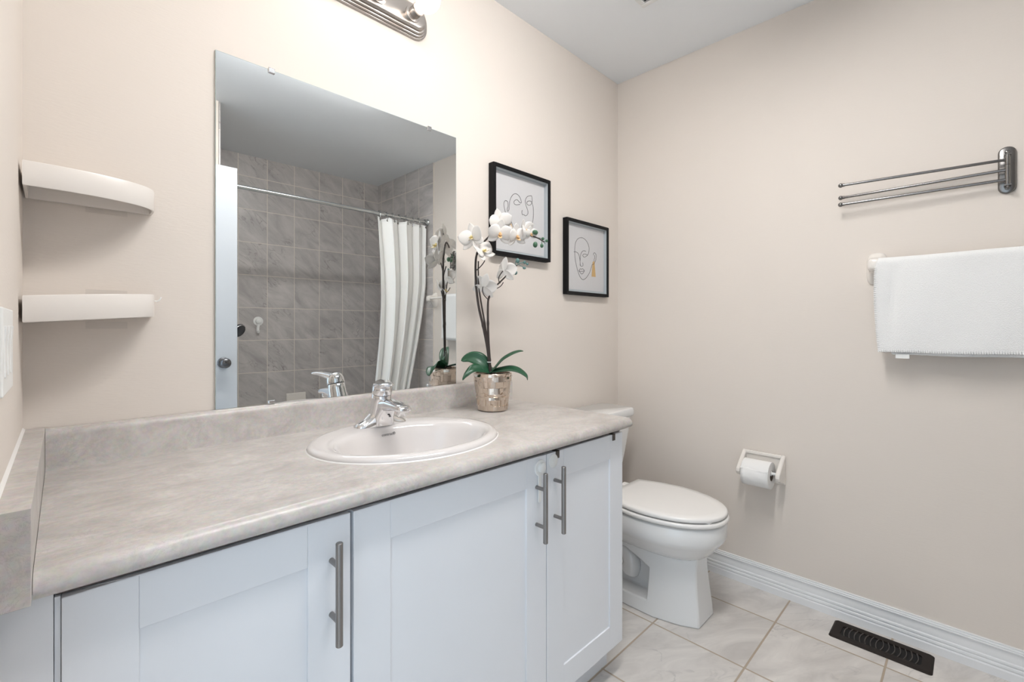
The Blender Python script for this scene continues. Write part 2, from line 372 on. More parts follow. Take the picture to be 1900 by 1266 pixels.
lk = thing('cabinet_lock', 'round white plastic child lock with a strap on the middle door beside its handle', 'lock', (.914, YD, .755))
obj('disc', lathe(nb(), [(0, 0), (.021, 0), (.0215, .002), (.020, .0035), (0, .0038)], 32, (.914, YD, .755), (0, -1, 0)), M['plastic'], lk, smooth=True, auto=40)
obj('button', lathe(nb(), [(0, .003), (.013, .003), (.0125, .009), (.010, .011), (0, .0115)], 28, (.916, YD, .756), (0, -1, 0)), M['plastic'], lk, smooth=True, auto=40)
bm = nb(); loft(bm, [[(.910+dx, YD-dy, z) for dx, dy in ((-wd, .001), (wd, .001), (wd, .004), (-wd, .004))] for z, wd in ((.742, .006), (.715, .0055), (.690, .005), (.672, .0058), (.666, .004))])
obj('strap', bm, M['plastic'], lk, bevel=.001)
lk = thing('cabinet_lock', 'flat round white lock pad stuck near the top of the narrow right door', 'lock', (.968, YD, .762))
obj('disc', lathe(nb(), [(0, 0), (.0185, 0), (.019, .0012), (.0178, .002), (0, .0022)], 32, (.968, YD, .762), (0, -1, 0)), M['plastic'], lk, smooth=True, auto=40)
obj('screw', lathe(nb(), [(0, .002), (.002, .002), (.0015, .003), (0, .003)], 10, (.968, YD, .762), (0, -1, 0)), M['plastic'], lk)
for x, lab in ((.986, 'small brown hook plate over the top of the right door above its handle'), (1.266, 'small brown hook plate over the top of the right door at its outer corner')):
    bm = nb(); box(bm, x-.0075, x+.0075, YD-.0018, YD, .766, .7868); box(bm, x-.0075, x+.0075, YD-.0018, YD+.021, .785, .7868)
    tag(obj('over_door_hook', bm, M['brown'], bevel=.0005), lab, 'hook', 'brown hook plates over the right vanity door')

obj('edge_strip', B(.0042, .0098, YD+.005, -.40, .108, .7865), M['cab'], van)
# ------------------------------------------------------------------ worktop
top = thing('worktop', 'beige stone-look laminate worktop with raised backsplash along the mirror wall', 'countertop', (.66, -.28, .80))
ZT, ZU, YF = .830, .7995, -.577
def nose(bm, x0f, x1, yb):
    prof = [(yb, ZU), (YF+.008, ZU), (YF+.003, ZU+.002), (YF, ZU+.008), (YF+.0005, ZU+.014), (YF+.003, ZU+.021), (YF+.008, ZU+.0265), (YF+.015, ZU+.0297), (YF+.022, ZT), (yb, ZT)]
    return loft(bm, [[(x0f(y), y, z) for y, z in prof], [(x1-.012, y, z) for y, z in prof], [(x1-.004, y+(.004 if y < -.5 else 0), z+(.002 if z < .81 else -.002)) for y, z in prof], [(x1, y+(.012 if y < -.5 else 0), z+(.008 if z < .81 else -.008)) for y, z in prof]])
si = lambda y: -.006 + .0142*y
slab = obj('slab', nose(nb(), si, 1.352, -.002), M['stone'], top, smooth=True, auto=35)
SX, SY, SA, SB = .675, -.300, .253, .213
def ell(cx, cy, a, b_, z, seg=64, sq=2.0):
    out = []
    for j in range(seg):
        t = 2*math.pi*j/seg; c, s = math.cos(t), math.sin(t)
        out.append((cx+a*math.copysign(abs(c)**(2/sq), c), cy+b_*math.copysign(abs(s)**(2/sq), s), z))
    return out
# hole under the drop-in sink
cut = nb(); loft(cut, [ell(SX-0, SY, SA-.012, SB-.012, .70), ell(SX, SY, SA-.012, SB-.012, .90)])
boolcut(slab, cut)
cut = nb(); loft(cut, [ell(SX, SY, SA-.010, SB-.010, .60), ell(SX, SY, SA-.010, SB-.010, .90)])
boolcut([c for c in van.children if c.name.startswith('carcass')][0], cut)
prof = [(-.002, ZT), (-.022, ZT), (-.020, ZT+.004), (-.020, .900), (-.018, .908), (-.013, .913), (-.007, .916), (-.002, .916)]
obj('backsplash', loft(nb(), [[(si(y), y, z) for y, z in prof], [(1.343, y, z) for y, z in prof], [(1.347, y*.93, z-.001) for y, z in prof]]), M['stone'], top, smooth=True, auto=35)
bm = nb(); prism(bm, [(si(-.001)-.0005, -.002), (si(-.60)-.0005, -.60), (wl(-.60)+.0035, -.60), (wl(0)+.0035, -.002)], .806, .918)
obj('side_splash', bm, M['stone'], top, bevel=.0006)
bm = nb(); loft(bm, [[(wl(y), y, .9175), (wl(y)+.0045, y, .9175), (wl(y)+.0015, y, .9205), (wl(y), y, .922)] for y in (-.002, -.60)])
obj('caulk_bead', bm, M['caulk'], top)

# ------------------------------------------------------------------ sink
snk = thing('sink', 'white oval drop-in porcelain sink set into the stone-look worktop', 'sink', (SX, SY, .83))
BXc, BYc, BA, BBs = SX, SY-.028, .205, .150
rings = [ell(SX, SY, SA, SB, .8300), ell(SX, SY, SA+.001, SB+.001, .8335), ell(SX, SY, SA-.003, SB-.003, .8395), ell(SX, SY, SA-.010, SB-.010, .8435), ell(SX, SY, SA-.019, SB-.019, .8445),
         ell(BXc, BYc+.010, BA+.018, BBs+.020, .8435), ell(BXc, BYc, BA+.006, BBs+.006, .8415), ell(BXc, BYc, BA, BBs, .837), ell(BXc, BYc, BA-.007, BBs-.006, .828), ell(BXc, BYc, BA-.016, BBs-.014, .805), ell(BXc, BYc, BA-.030, BBs-.026, .775),
         ell(BXc, BYc+.004, BA-.055, BBs-.044, .742), ell(BXc, BYc+.008, BA-.10, BBs-.075, .715), ell(BXc, BYc+.010, .06, .05, .700), ell(BXc, BYc+.010, .024, .024, .695)]
obj('basin', loft(nb(), rings, False, True), M['sink'], snk, smooth=True, auto=60)
obj('caulk_ring', loft(nb(), [ell(SX, SY, SA+.0035, SB+.0035, .8302), ell(SX, SY, SA+.0015, SB+.0015, .8320), ell(SX, SY, SA-.002, SB-.002, .8345)], False, False), M['caulk'], snk, smooth=True)
obj('drain', lathe(nb(), [(0, .002), (.014, .0025), (.016, .001), (.021, .003), (.0235, .001), (.0235, -.001)], 28, (BXc, BYc+.010, .6965)), M['chrome'], snk, smooth=True, auto=40)
# maker's wordmark on the back slope of the bowl
mt = Matrix.Translation((.680, BYc+BBs-.0095, .8220)) @ Matrix.Rotation(math.radians(72), 4, 'X')
wm = text('wordmark', 'contrac\u00ae', .0112, M['greytext'], snk, mt)
for v in wm.data.vertices: v.co.y -= BBs*(1-math.sqrt(1-((v.co.x+SX-BXc)/BA)**2))   # follows the curve of the bowl

# ------------------------------------------------------------------ faucet
FX, FY, FZ = .682, -.140, .8437
fa = thing('faucet', 'chrome single-lever faucet on the back rim of the white oval sink', 'faucet', (FX, FY, FZ))
sgp = lambda v, e: math.copysign(abs(v)**e, v)
# base with two sloping wings: cross-sections along x
rings = []
for i in range(41):
    t = -1+2*i/40; x_ = FX+.081*t
    edge = max(0, 1-abs(t)**7)**.5
    h = (.012+.044*math.exp(-(t/.50)**2))*max(edge, .02); wd = (.024+.006*math.exp(-(t/.4)**2))*max(edge, .05)
    rings.append([(x_, FY-wd*sgp(math.cos(a), .75), FZ-.001+h*math.sin(a)) for a in [math.pi*k/16 for k in range(17)]])
obj('base', loft(nb(), rings), M['chrome'], fa, smooth=True, auto=60)
rings = []
for i in range(11):       # apron: the broad front of the body under the spout
    t = i/10; z = FZ+.0005+.060*t; yf = FY-.033-.034*t**2.0; a = .034-.010*t**.8
    rings.append([(FX+a*sgp(math.cos(u), .6), (yf+FY+.018)/2+(FY+.018-yf)/2*sgp(math.sin(u), .7), z) for u in [2*math.pi*k/32 for k in range(32)]])
obj('apron', loft(nb(), rings), M['chrome'], fa, smooth=True, auto=60)
tilt = Vector((-.06, -.27, 1)).normalized(); BO = Vector((FX, FY+.008, FZ))
obj('body', lathe(nb(), [(.034, .015), (.031, .04), (.0285, .060), (.0275, .080), (.0272, .0945), (.0262, .0955)], 40, BO, tilt, True, True), M['chrome'], fa, smooth=True, auto=50)
obj('seal_ring', lathe(nb(), [(.0262, .0950), (.0262, .0978)], 40, BO, tilt), M['ink'], fa, smooth=True)
# handle: dome over the body drawn out into a broad lever that points into the room
hnd = obj('handle', lathe(nb(), [(.0275, .0972), (.0282, .101), (.0280, .110), (.0262, .119), (.0225, .1265), (.0150, .1325), (.006, .1355), (.001, .1358)], 40, BO, tilt, True, True), M['chrome'], fa, smooth=True, auto=60)
top_c = BO+tilt*.115; ld = Vector((-.36, -.93, 0)).normalized(); lx = Vector((-ld.y, ld.x, 0))
rings = []
for i in range(17):
    t = i/16; c = top_c+ld*(.098*t)+Vector((0, 0, .004+.013*math.sin(t*2.0)-.002*t))
    a = .0265-.0075*math.sin(R90*min(1, t*1.1)); h = .013*(1-t)**1.2+.0042
    if t > .86: q = (t-.86)/.14; a *= (1-q*q*.55); h *= (1-.55*q*q)
    rings.append([c+lx*(a*sgp(math.cos(u), .8))+Vector((0, 0, h*math.sin(u))) for u in [2*math.pi*k/28 for k in range(28)]])
obj('lever', loft(nb(), rings), M['chrome'], hnd, smooth=True, auto=60)
dn = Vector((-.50, -.85, .12)).normalized(); dp = BO+tilt*.083; 
obj('temperature_dot', lathe(nb(), [(0, .0008), (.0026, .0007), (.0029, 0)], 16, dp+dn*.0268, dn), M['red'], fa)
# spout
sp = [(FY+.004, .050, .027, .022), (FY-.025, .058, .0255, .021), (FY-.055, .062, .023, .0165), (FY-.085, .0625, .0215, .0125), (FY-.110, .0610, .0215, .0105), (FY-.126, .0590, .0205, .0092), (FY-.134, .0572, .0165, .0068), (FY-.137, .0555, .009, .003)]
rings = [[(FX+a*sgp(math.cos(u), .7), y, FZ+z+h*sgp(math.sin(u), .7)) for u in [2*math.pi*j/28 for j in range(28)]] for y, z, a, h in sp]
spo = obj('spout', loft(nb(), rings), M['chrome'], fa, smooth=True, auto=60)
obj('aerator', lathe(nb(), [(.0120, .002), (.0122, -.003), (.0116, -.0125), (.0098, -.013)], 24, (FX, FY-.112, FZ+.051), (0, 0, 1), True, True), M['chrome'], spo, smooth=True, auto=40)
mt = Matrix.Translation((FX+.004, FY-.0445, FZ+.029)) @ Matrix.Rotation(math.radians(-4), 4, 'Z') @ Matrix.Rotation(R90-.45, 4, 'X')
text('brand_mark', 'R', .011, M['ink'], fa, mt, .0012)

# ------------------------------------------------------------------ mirror with clips
mi = thing('mirror', 'large frameless wall mirror clipped above the worktop', 'mirror', (.68, 0, .917))
obj('glass', B(.2975, 1.0635, -.0062, -.0012, .9168, 1.8265), M['mirror'], mi)
bm = nb()
for a in ((.2965, .2975, -.0060, -.001, .9168, 1.8265), (1.0635, 1.0648, -.0060, -.001, .9168, 1.8265), (.2965, 1.0648, -.0060, -.001, 1.8265, 1.8280)): box(bm, *a)
obj('ground_edge', bm, M['mirror_edge'], mi)
for x, z, s in ((.428, 1.826, 1), (.944, 1.826, 1), (.428, .9168, -1), (.944, .9168, -1)):
    bm = nb(); zz = sorted((z-.008*s, z+.006*s)) if s > 0 else (z+.0, z+.009)
    box(bm, x-.0085, x+.0085, -.0105, -.0063, zz[0], zz[1])
    if s > 0: box(bm, x-.0085, x+.0085, -.0105, -.0002, z+.003, z+.006)
    obj('clip', bm, M['chrome'], mi, bevel=.0015)

# ------------------------------------------------------------------ framed line drawings
PIC1 = [[(1.321,1.585),(1.317,1.595),(1.31,1.617),(1.309,1.632),(1.315,1.642),(1.322,1.644),(1.33,1.641),(1.333,1.626),(1.328,1.61),(1.331,1.602),(1.337,1.609),(1.34,1.628),(1.343,1.648),(1.352,1.666),(1.365,1.679),(1.381,1.684),(1.396,1.679),(1.408,1.666),(1.411,1.652),(1.401,1.652),(1.388,1.66),(1.378,1.658),(1.368,1.65),(1.368,1.642),(1.376,1.638),(1.39,1.64),(1.403,1.644)],
 [(1.417,1.622),(1.414,1.612),(1.418,1.603),(1.426,1.605),(1.437,1.601),(1.448,1.608),(1.453,1.618),(1.449,1.631),(1.44,1.646),(1.435,1.662),(1.44,1.676),(1.449,1.686),(1.463,1.692),(1.475,1.694),(1.479,1.684),(1.479,1.67),(1.472,1.657),(1.461,1.651),(1.449,1.652),(1.445,1.658),(1.451,1.666),(1.462,1.67),(1.473,1.669),(1.482,1.657),(1.487,1.636),(1.487,1.611),(1.482,1.582),(1.473,1.553),(1.453,1.522),(1.417,1.498),(1.386,1.513),(1.367,1.537),(1.358,1.55),(1.346,1.58),(1.337,1.582),(1.33,1.578)]]
GOLD1 = [(1.325,1.528),(1.33,1.558),(1.342,1.577),(1.358,1.541),(1.344,1.528)]
PIC2 = [[(1.773,1.486),(1.793,1.488),(1.81,1.481),(1.82,1.463),(1.823,1.441),(1.823,1.426)],[(1.823,1.448),(1.827,1.472),(1.836,1.491),(1.853,1.501),(1.871,1.5)],[(1.845,1.442),(1.848,1.429),(1.838,1.423),(1.826,1.426),(1.823,1.438)],
 [(1.885,1.482),(1.872,1.486),(1.853,1.484),(1.845,1.477),(1.857,1.47),(1.878,1.478),(1.893,1.493),(1.898,1.519),(1.887,1.541),(1.866,1.557),(1.838,1.563),(1.811,1.556),(1.791,1.538),(1.782,1.511),(1.781,1.483),(1.787,1.444),(1.803,1.402),(1.824,1.37),(1.847,1.359),(1.873,1.369),(1.902,1.398),(1.918,1.428),(1.924,1.44),(1.939,1.445),(1.954,1.464),(1.959,1.487),(1.952,1.499),(1.941,1.501),(1.934,1.489)],
 [(1.944,1.49),(1.947,1.476),(1.94,1.466),(1.944,1.457)],[(1.814,1.399),(1.825,1.41),(1.834,1.408),(1.843,1.412),(1.858,1.403),(1.838,1.385),(1.814,1.399)],[(1.814,1.399),(1.834,1.398),(1.858,1.403)]]
GOLD2 = [(1.928,1.454),(1.944,1.46),(1.955,1.38),(1.919,1.379)]
def picture(x0, x1, z0, z1, lines, gold, label, dep=.030):
    t = thing('framed_picture', label, 'picture', ((x0+x1)/2, 0, z0))
    fw = .0145; bm = nb()
    box(bm, x0, x0+fw, -dep, -.001, z0, z1); box(bm, x1-fw, x1, -dep, -.001, z0, z1)
    box(bm, x0+fw, x1-fw, -dep, -.001, z0, z0+fw); box(bm, x0+fw, x1-fw, -dep, -.001, z1-fw, z1)
    bmesh.ops.remove_doubles(bm, verts=bm.verts, dist=1e-5)
    obj('frame', bm, M['black'], t, bevel=.0008)
    a0, a1, c0, c1 = x0+fw, x1-fw, z0+fw, z1-fw
    bm = nb(); k = .0015
    box(bm, a0, a0+k, -dep+.005, -.004, c0, c1); box(bm, a1-k, a1, -dep+.005, -.004, c0, c1); box(bm, a0, a1, -dep+.005, -.004, c0, c0+k); box(bm, a0, a1, -dep+.005, -.004, c1-k, c1)
    obj('liner', bm, M['liner'], t)
    obj('backing', B(a0, a1, -.006, -.002, c0, c1), M['liner'], t)
    pr = obj('print', B(a0+.006, a1-.006, -.0072, -.006, c0+.012, c1-.006), M['paper'], t)
    bm = nb()
    for ln in lines: tube(bm, smoothpath([(x, -.0074, z) for x, z in ln], 5), .0010, 6)
    obj('line_drawing', bm, M['ink'], pr)
    bm = nb(); prism(bm, gold, -.0001, .0001); bm.transform(Matrix(((1, 0, 0, 0), (0, 0, 1, -.0073), (0, 1, 0, 0), (0, 0, 0, 1))))
    obj('gold_patch', bm, M['gold'], pr)
    obj('glass', B(a0, a1, -dep+.0035, -dep+.0045, c0, c1), M['glass'], t)
picture(1.231, 1.577, 1.415, 1.777, PIC1, GOLD1, 'larger black framed one-line face drawing behind the orchid, nearest the mirror')
picture(1.698, 2.046, 1.281, 1.639, PIC2, GOLD2, 'black framed one-line face drawing with a gold earring, nearest the room corner', .026)

# ------------------------------------------------------------------ vanity light bar
fx0, fx1, fz0, fz1 = .425, .935, 2.114, 2.232
lt = thing('vanity_light', 'nickel vanity light bar with stepped rounded ends and bare lit bulbs above the mirror', 'lamp', (.68, 0, 2.173))
def stad(x0, x1, z0, z1, y, ch=.022, seg=8):
    out = []
    r = ch
    for cx, cz, a0 in ((x1-r, z0+r, -R90), (x1-r, z1-r, 0), (x0+r, z1-r, R90), (x0+r, z0+r, math.pi)):
        for k in range(seg+1):
            a = a0+R90*k/seg; out.append((cx+r*math.cos(a), y, cz+r*math.sin(a)))
    return out
rings = []
for ins, y in ((0, -.001), (0, -.006), (.003, -.0075), (.005, -.0075), (.005, -.0125), (.009, -.0145), (.012, -.0145), (.012, -.0205), (.016, -.0225), (.020, -.0225), (.020, -.0285), (.024, -.0315), (.030, -.033)):
    rings.append(stad(fx0+ins, fx1-ins, fz0+ins, fz1-ins, y, .052-ins*.9))
obj('backplate', loft(nb(), rings), M['fixture'], lt, smooth=True, auto=30)
for x in (.483, .609, .735, .861):
    s = obj('socket', lathe(nb(), [(.027, .0), (.027, .004), (.0195, .006), (.0195, .030), (.0215, .034), (.0205, .038), (.016, .038)], 28, (x, -.0325, 2.176), (0, -1, 0), True, True), M['fixture'], lt, smooth=True, auto=40)
    obj('bulb', lathe(nb(), [(.013, .030), (.014, .040), (.020, .050), (.030, .064), (.035, .078), (.0365, .092), (.034, .106), (.027, .119), (.014, .128), (.002, .1305)], 28, (x, -.0325, 2.176), (0, -1, 0), True, True), M['bulb'], lt, smooth=True)

# ------------------------------------------------------------------ corner shelves
def corner_shelf(label, z0, h, tiltz, hook):
    t = thing('corner_shelf', label, 'shelf', (.04, -.002, z0))
    x0 = wl(-.06)+.004; Lx, Ly = .205, .128
    def outline(ins):
        pts = [(x0+ins, -.003-ins)]
        pts.append((x0+ins, -.003-Ly+ins))
        for k in range(17):
            a = R90*k/16
            pts.append((x0+ins+.03+(Lx-.03-2*ins)*math.sin(a)**1.0, -.003-.030-ins*0-(Ly-.030-ins)*math.cos(a)**.9 if k < 16 else -.033))
        pts.append((x0+Lx-ins, -.003-ins))
        return pts
    def ring(ins, dz): return [(x, y, z0+dz+tiltz*(x-x0)) for x, y in outline(ins)]
    bm = nb()
    loft(bm, [ring(.012, h*.55), ring(.006, h*.55), ring(.005, .001), ring(.001, 0), ring(0, .002), ring(0, h-.002), ring(.001, h), ring(.005, h), ring(.006, h*.62), ring(.012, h*.62)])
    obj('tray', bm, M['cream_plastic'], t, smooth=True, auto=35)
    for dz in hook[1]:
        obj('adhesive_pad', B(.055, .125, -.0016, -.0004, z0+dz, z0+dz+.016), M['tape'], t)
    if hook[0]:
        xe = x0+Lx-.001; ze = z0+h*.75+tiltz*Lx
        obj('hook', tube(nb(), smoothpath([(xe, -.02, ze), (xe+.008, -.022, ze-.001), (xe+.013, -.023, ze+.003), (xe+.015, -.023, ze+.008)], 4), .0014, 8), M['plastic'], t, smooth=True)
corner_shelf('upper ivory plastic corner shelf in the left corner beside the mirror', 1.387, .046, 0.0, (0, (-.011,)))
corner_shelf('lower ivory plastic corner shelf, tilted, in the left corner above the worktop', 1.134, .050, .075, (1, (-.012, .058)))

# ------------------------------------------------------------------ light switch on the left wall
sw = thing('light_switch', 'white rocker light switch plate on the left wall by the doorway', 'switch', (wl(-.43), -.43, 1.094))
bm = nb(); prism(bm, [(wl(-.35), -.35), (wl(-.35)+.005, -.35), (wl(-.51)+.005, -.51), (wl(-.51), -.51)], 1.037, 1.151)
obj('switch_plate', bm, M['plastic'], sw, bevel=.002)
for y in (-.384, -.430, -.476):
    bm = nb(); loft(bm, [[(wl(y)+.004, y-.016, z), (wl(y)+.004+d, y-.016, z), (wl(y)+.004+d, y+.016, z), (wl(y)+.004, y+.016, z)] for z, d in ((1.061, .0022), (1.094, .0012), (1.127, .0030))])
    obj('rocker', bm, M['plastic'], sw, bevel=.0006)

# ------------------------------------------------------------------ potted orchid
PX, PY, PZ = 1.120, -.146, ZT
orc = thing('potted_orchid', 'white artificial orchid with dark stems in a silver mosaic pot beside the sink', 'plant', (PX, PY, PZ))
ea, eb = Vector((1, -1, 0)).normalized(), Vector((1, 1, 0)).normalized()
PXM = 1.651/858
def op(u, v, d=0.0):   # point of the plant: u, v measured across and up its spray, d towards the wall
    return Vector((PX, PY, 0))+ea*((u-915)*PXM*(1+d/1.651))+eb*d+Vector((0, 0, CAM_Z+(607.5-v)*PXM*(1+d/1.651)))
PH, R0, R1 = .134, .0515, .0675
pr_ = lambda z: R0+(R1-R0)*z/PH
bm = nb(); lathe(bm, [(.002, .001), (R0-.004, .001), (R0-.001, .003)]+[(pr_(z)-.001, z) for z in (.02, .05, .08, .11, PH-.003)]+[(R1, PH), (R1-.005, PH), (R1-.006, PH-.02), (.002, PH-.02)], 48, (PX, PY, PZ))
rnd = random.Random(11)
z = .004
while z < PH-.012:      # mosaic of overlapping curved plates
    hgt = rnd.choice((.010, .016, .022)); a = rnd.random()
    end = a+2*math.pi
    while a < end-.08:
        wa = min(rnd.choice((.22, .34, .48)), end-a); dr = rnd.uniform(.0, .003); tz = rnd.uniform(-.0022, .0022); ta = rnd.uniform(-.0018, .0018)
        zz0, zz1 = z, min(z+hgt*rnd.choice((1, 1, 1.4)), PH-.002); K = 4
        P_ = lambda aa, zc, rr: Vector((PX+rr*math.cos(aa), PY+rr*math.sin(aa), PZ+zc))
        outer = [[bm.verts.new(P_(a+wa*k/K, zc, pr_(zc)+dr+tz*s+ta*(k/K-.5)*2)) for k in range(K+1)] for zc, s in ((zz0, -1), (zz1, 1))]
        inner = [[bm.verts.new(P_(a+wa*k/K, zc, pr_(zc)-.003)) for k in range(K+1)] for zc in (zz0, zz1)]
        for k in range(K):
            bm.faces.new((outer[0][k], outer[0][k+1], outer[1][k+1], outer[1][k]))
            bm.faces.new((inner[0][k], inner[0][k+1], outer[0][k+1], outer[0][k])); bm.faces.new((outer[1][k], outer[1][k+1], inner[1][k+1], inner[1][k]))
        for k in (0, K): bm.faces.new((inner[0][k], outer[0][k], outer[1][k], inner[1][k]))
        a += wa
    z += hgt
obj('pot', bm, M['pot'], orc, bevel=.0006, seg=1)
obj('soil', lathe(nb(), [(.001, .004), (.03, .003), (R1-.006, 0)], 30, (PX, PY, PZ+PH-.012)), M['soil'], orc, smooth=True)

def stem(pts, r0, r1):
    P = smoothpath([op(*q) for q in pts], 6); k = len(P)
    bm = nb(); tube(bm, P, [(r0+(r1-r0)*i/(k-1))*(1.22 if i % 12 == 6 else 1) for i in range(k)], 9)
    return bm
st = stem([(911, 694), (908, 668), (904, 640), (897, 605), (889, 570), (884, 530), (883, 490), (886, 470), (896, 452), (910, 438), (926, 429), (944, 428), (965, 430), (985, 437), (999, 442), (1010, 449)], .0052, .0022)
tube(st, smoothpath([op(*q) for q in [(884, 502, 0), (893, 494, -.005), (900, 484, -.01), (901, 474, -.015)]], 4), .0018, 7)
obj('stem', st, M['stem'], orc, smooth=True)
st = stem([(912, 694), (909, 668), (906, 640), (900, 600), (893, 560), (889, 530), (888, 505), (888, 485, .01)], .0040, .0022)
obj('stem', st, M['stem'], orc, smooth=True)
st = stem([(910, 694), (909, 668), (907, 635), (906, 600), (906, 565), (908, 552), (916, 536), (928, 524), (940, 512), (952, 500), (960, 492)], .0050, .0020)
tube(st, smoothpath([op(*q) for q in [(906, 556, 0), (899, 548, -.006), (896, 540, -.008), (897, 532, -.012)]], 4), .0017, 7)
tube(st, smoothpath([op(*q) for q in [(927, 525, 0), (926, 516, -.004), (930, 508, -.01), (934, 503, -.014)]], 4), .0017, 7)
tube(st, smoothpath([op(*q) for q in [(918, 537, 0), (927, 533, .004), (932, 528, .01), (934, 524, .014)]], 4), .0016, 7)
obj('stem', st, M['stem'], orc, smooth=True)
bm = nb(); tube(bm, smoothpath([op(*q) for q in [(952, 500), (958, 494), (964, 489), (972, 487)]], 4), .0014, 7)
tube(bm, smoothpath([op(*q) for q in [(958, 494), (957, 489), (958, 484)]], 4), .0012, 7)
obj('stem_tip', bm, M['budt'], orc, smooth=True)
lathe_t = lathe(nb(), [(.0085, -.0013), (.0098, 0), (.0085, .0013)], 20, op(909, 672), (0, 0, 1)); obj('twist_tie', lathe_t, M['tie'], orc, smooth=True)

def petal(bm, mtx, L, W, cup=.12, tw=0.0, pw=.75):
    NL, NW = 8, 6; g = []
    for i in range(NL+1):
        t = i/NL; wd = W*math.sin(math.pi*min(.999, max(.02, t*.93+.07)))**pw
        row = []
        for j in range(NW+1):
            s = -1+2*j/NW
            zc = cup*L*(t*t*.6)-abs(s)**2*wd*.22+.01*L*math.sin(6*t+3*s)
            row.append(bm.verts.new(mtx @ Vector((s*wd, L*t, zc))))
        g.append(row)
    for i in range(NL):
        for j in range(NW): bm.faces.new((g[i][j], g[i][j+1], g[i+1][j+1], g[i+1][j]))
def flower(c, face, size, roll=0.0, lipm='lip', openn=1.0, cup=.15):
    f = Vector(face).normalized(); up = Vector((0, 0, 1)); xx = up.cross(f).normalized(); yy = f.cross(xx)
    mt = Matrix.Translation(c) @ Matrix((xx, yy, f)).transposed().to_4x4() @ Matrix.Rotation(roll, 4, 'Z')
    bm = nb(); s = size
    for ang, L, W, k in ((0, .58, .175, 0), (125, .55, .165, 0), (-125, .55, .165, 0)):      # sepals
        petal(bm, mt @ Matrix.Rotation(math.radians(ang), 4, 'Z') @ Matrix.Translation((0, 0, -.004)) @ Matrix.Rotation(math.radians(12*openn-10), 4, 'X'), L*s, W*s, .10)
    for sg in (1, -1):                                                                   # broad petals
        petal(bm, mt @ Matrix.Rotation(math.radians(72*sg), 4, 'Z') @ Matrix.Rotation(math.radians(14), 4, 'X'), .54*s, .285*s, cup, pw=.62)
    fl = obj('flower', bm, M['petal'], orc, smooth=True, solid=.0009)
    bm = nb()
    petal(bm, mt @ Matrix.Translation((0, -.01*s, .002)) @ Matrix.Rotation(math.radians(180), 4, 'Z') @ Matrix.Rotation(math.radians(48), 4, 'X'), .26*s, .085*s, .3)
    for sg in (1, -1): petal(bm, mt @ Matrix.Rotation(math.radians(150*sg), 4, 'Z') @ Matrix.Rotation(math.radians(66), 4, 'X'), .19*s, .065*s, .4)
    ball(bm, mt @ Vector((0, .02*s, .055*s)), .045*s, (.8, 1, 1.2), 10, 8)
    obj('lip', bm, M[lipm], fl, smooth=True, solid=.0008)
F = -eb
flower(op(877, 441, -.022), F*.8-ea*.45+Vector((0, 0, .10)), .098, .25)
flower(op(929, 413, -.010), F*.9+ea*.30+Vector((0, 0, .0)), .088, .25)
flower(op(929, 434, -.030), F*.9+ea*.15+Vector((0, 0, -.25)), .090, -.12, 'lip2')
flower(op(898, 467, -.030), F*.55+ea*.45+Vector((0, 0, .55)), .092, .5)
flower(op(960, 439, -.020), F*.75+ea*.55+Vector((0, 0, -.2)), .082, .18, 'lip2')
flower(op(976, 428, .006), F*.5+ea*.75+Vector((0, 0, -.1)), .076, .55, 'lip2')
flower(op(986, 434, -.008), F*.8+ea*.4+Vector((0, 0, -.2)), .050, .15, 'lip2')
flower(op(899, 532, -.008), eb*.55+ea*.2+Vector((0, 0, .25)), .090, .4)
flower(op(938, 503, .004), eb*.65+ea*.55+Vector((0, 0, .1)), .088, .15)
def bud(u, v, d, r, m, sc=(1, 1, 1.25)): obj('bud', ball(nb(), op(u, v, d), r, sc, 12, 8), M[m], orc, smooth=True)
for a in ((994, 431, -.012, .0098, 'bud', (1.2, .9, .9)), (994, 454, -.008, .0085, 'bud'), (1006, 456, 0, .0062, 'bud'), (1008, 443, 0, .0055, 'bud', (1, 1, 1)), (1015, 447, .003, .0052, 'bud', (1, 1, 1)),
          (961, 484, 0, .0075, 'budt'), (974, 487, 0, .0052, 'budt'), (979, 490, .002, .0048, 'budt', (1, 1, 1)), (973.5, 497.5, 0, .0052, 'budt', (1.3, 1, .9)), (957, 506, -.004, .0075, 'budt', (1, 1, 1.1))): bud(*a)
bm = nb()
for a, b_ in (((998, 441), (1008, 443)), ((1006, 446), (1006, 456)), ((1010, 448), (1015, 447)), ((1010, 448), (1012, 452))): tube(bm, [op(*a), op(*b_)], .0012, 6)
obj('stem_tip', bm, M['bud'], orc, smooth=True)
bm = nb()
for a, b_ in (((968, 488), (974, 487)), ((970, 487.5), (979, 490)), ((962, 490), (973, 497)), ((955, 498), (957, 505))): tube(bm, [op(*a), op(*b_)], .0011, 6)
obj('bud_stalk', bm, M['budt'], orc, smooth=True)
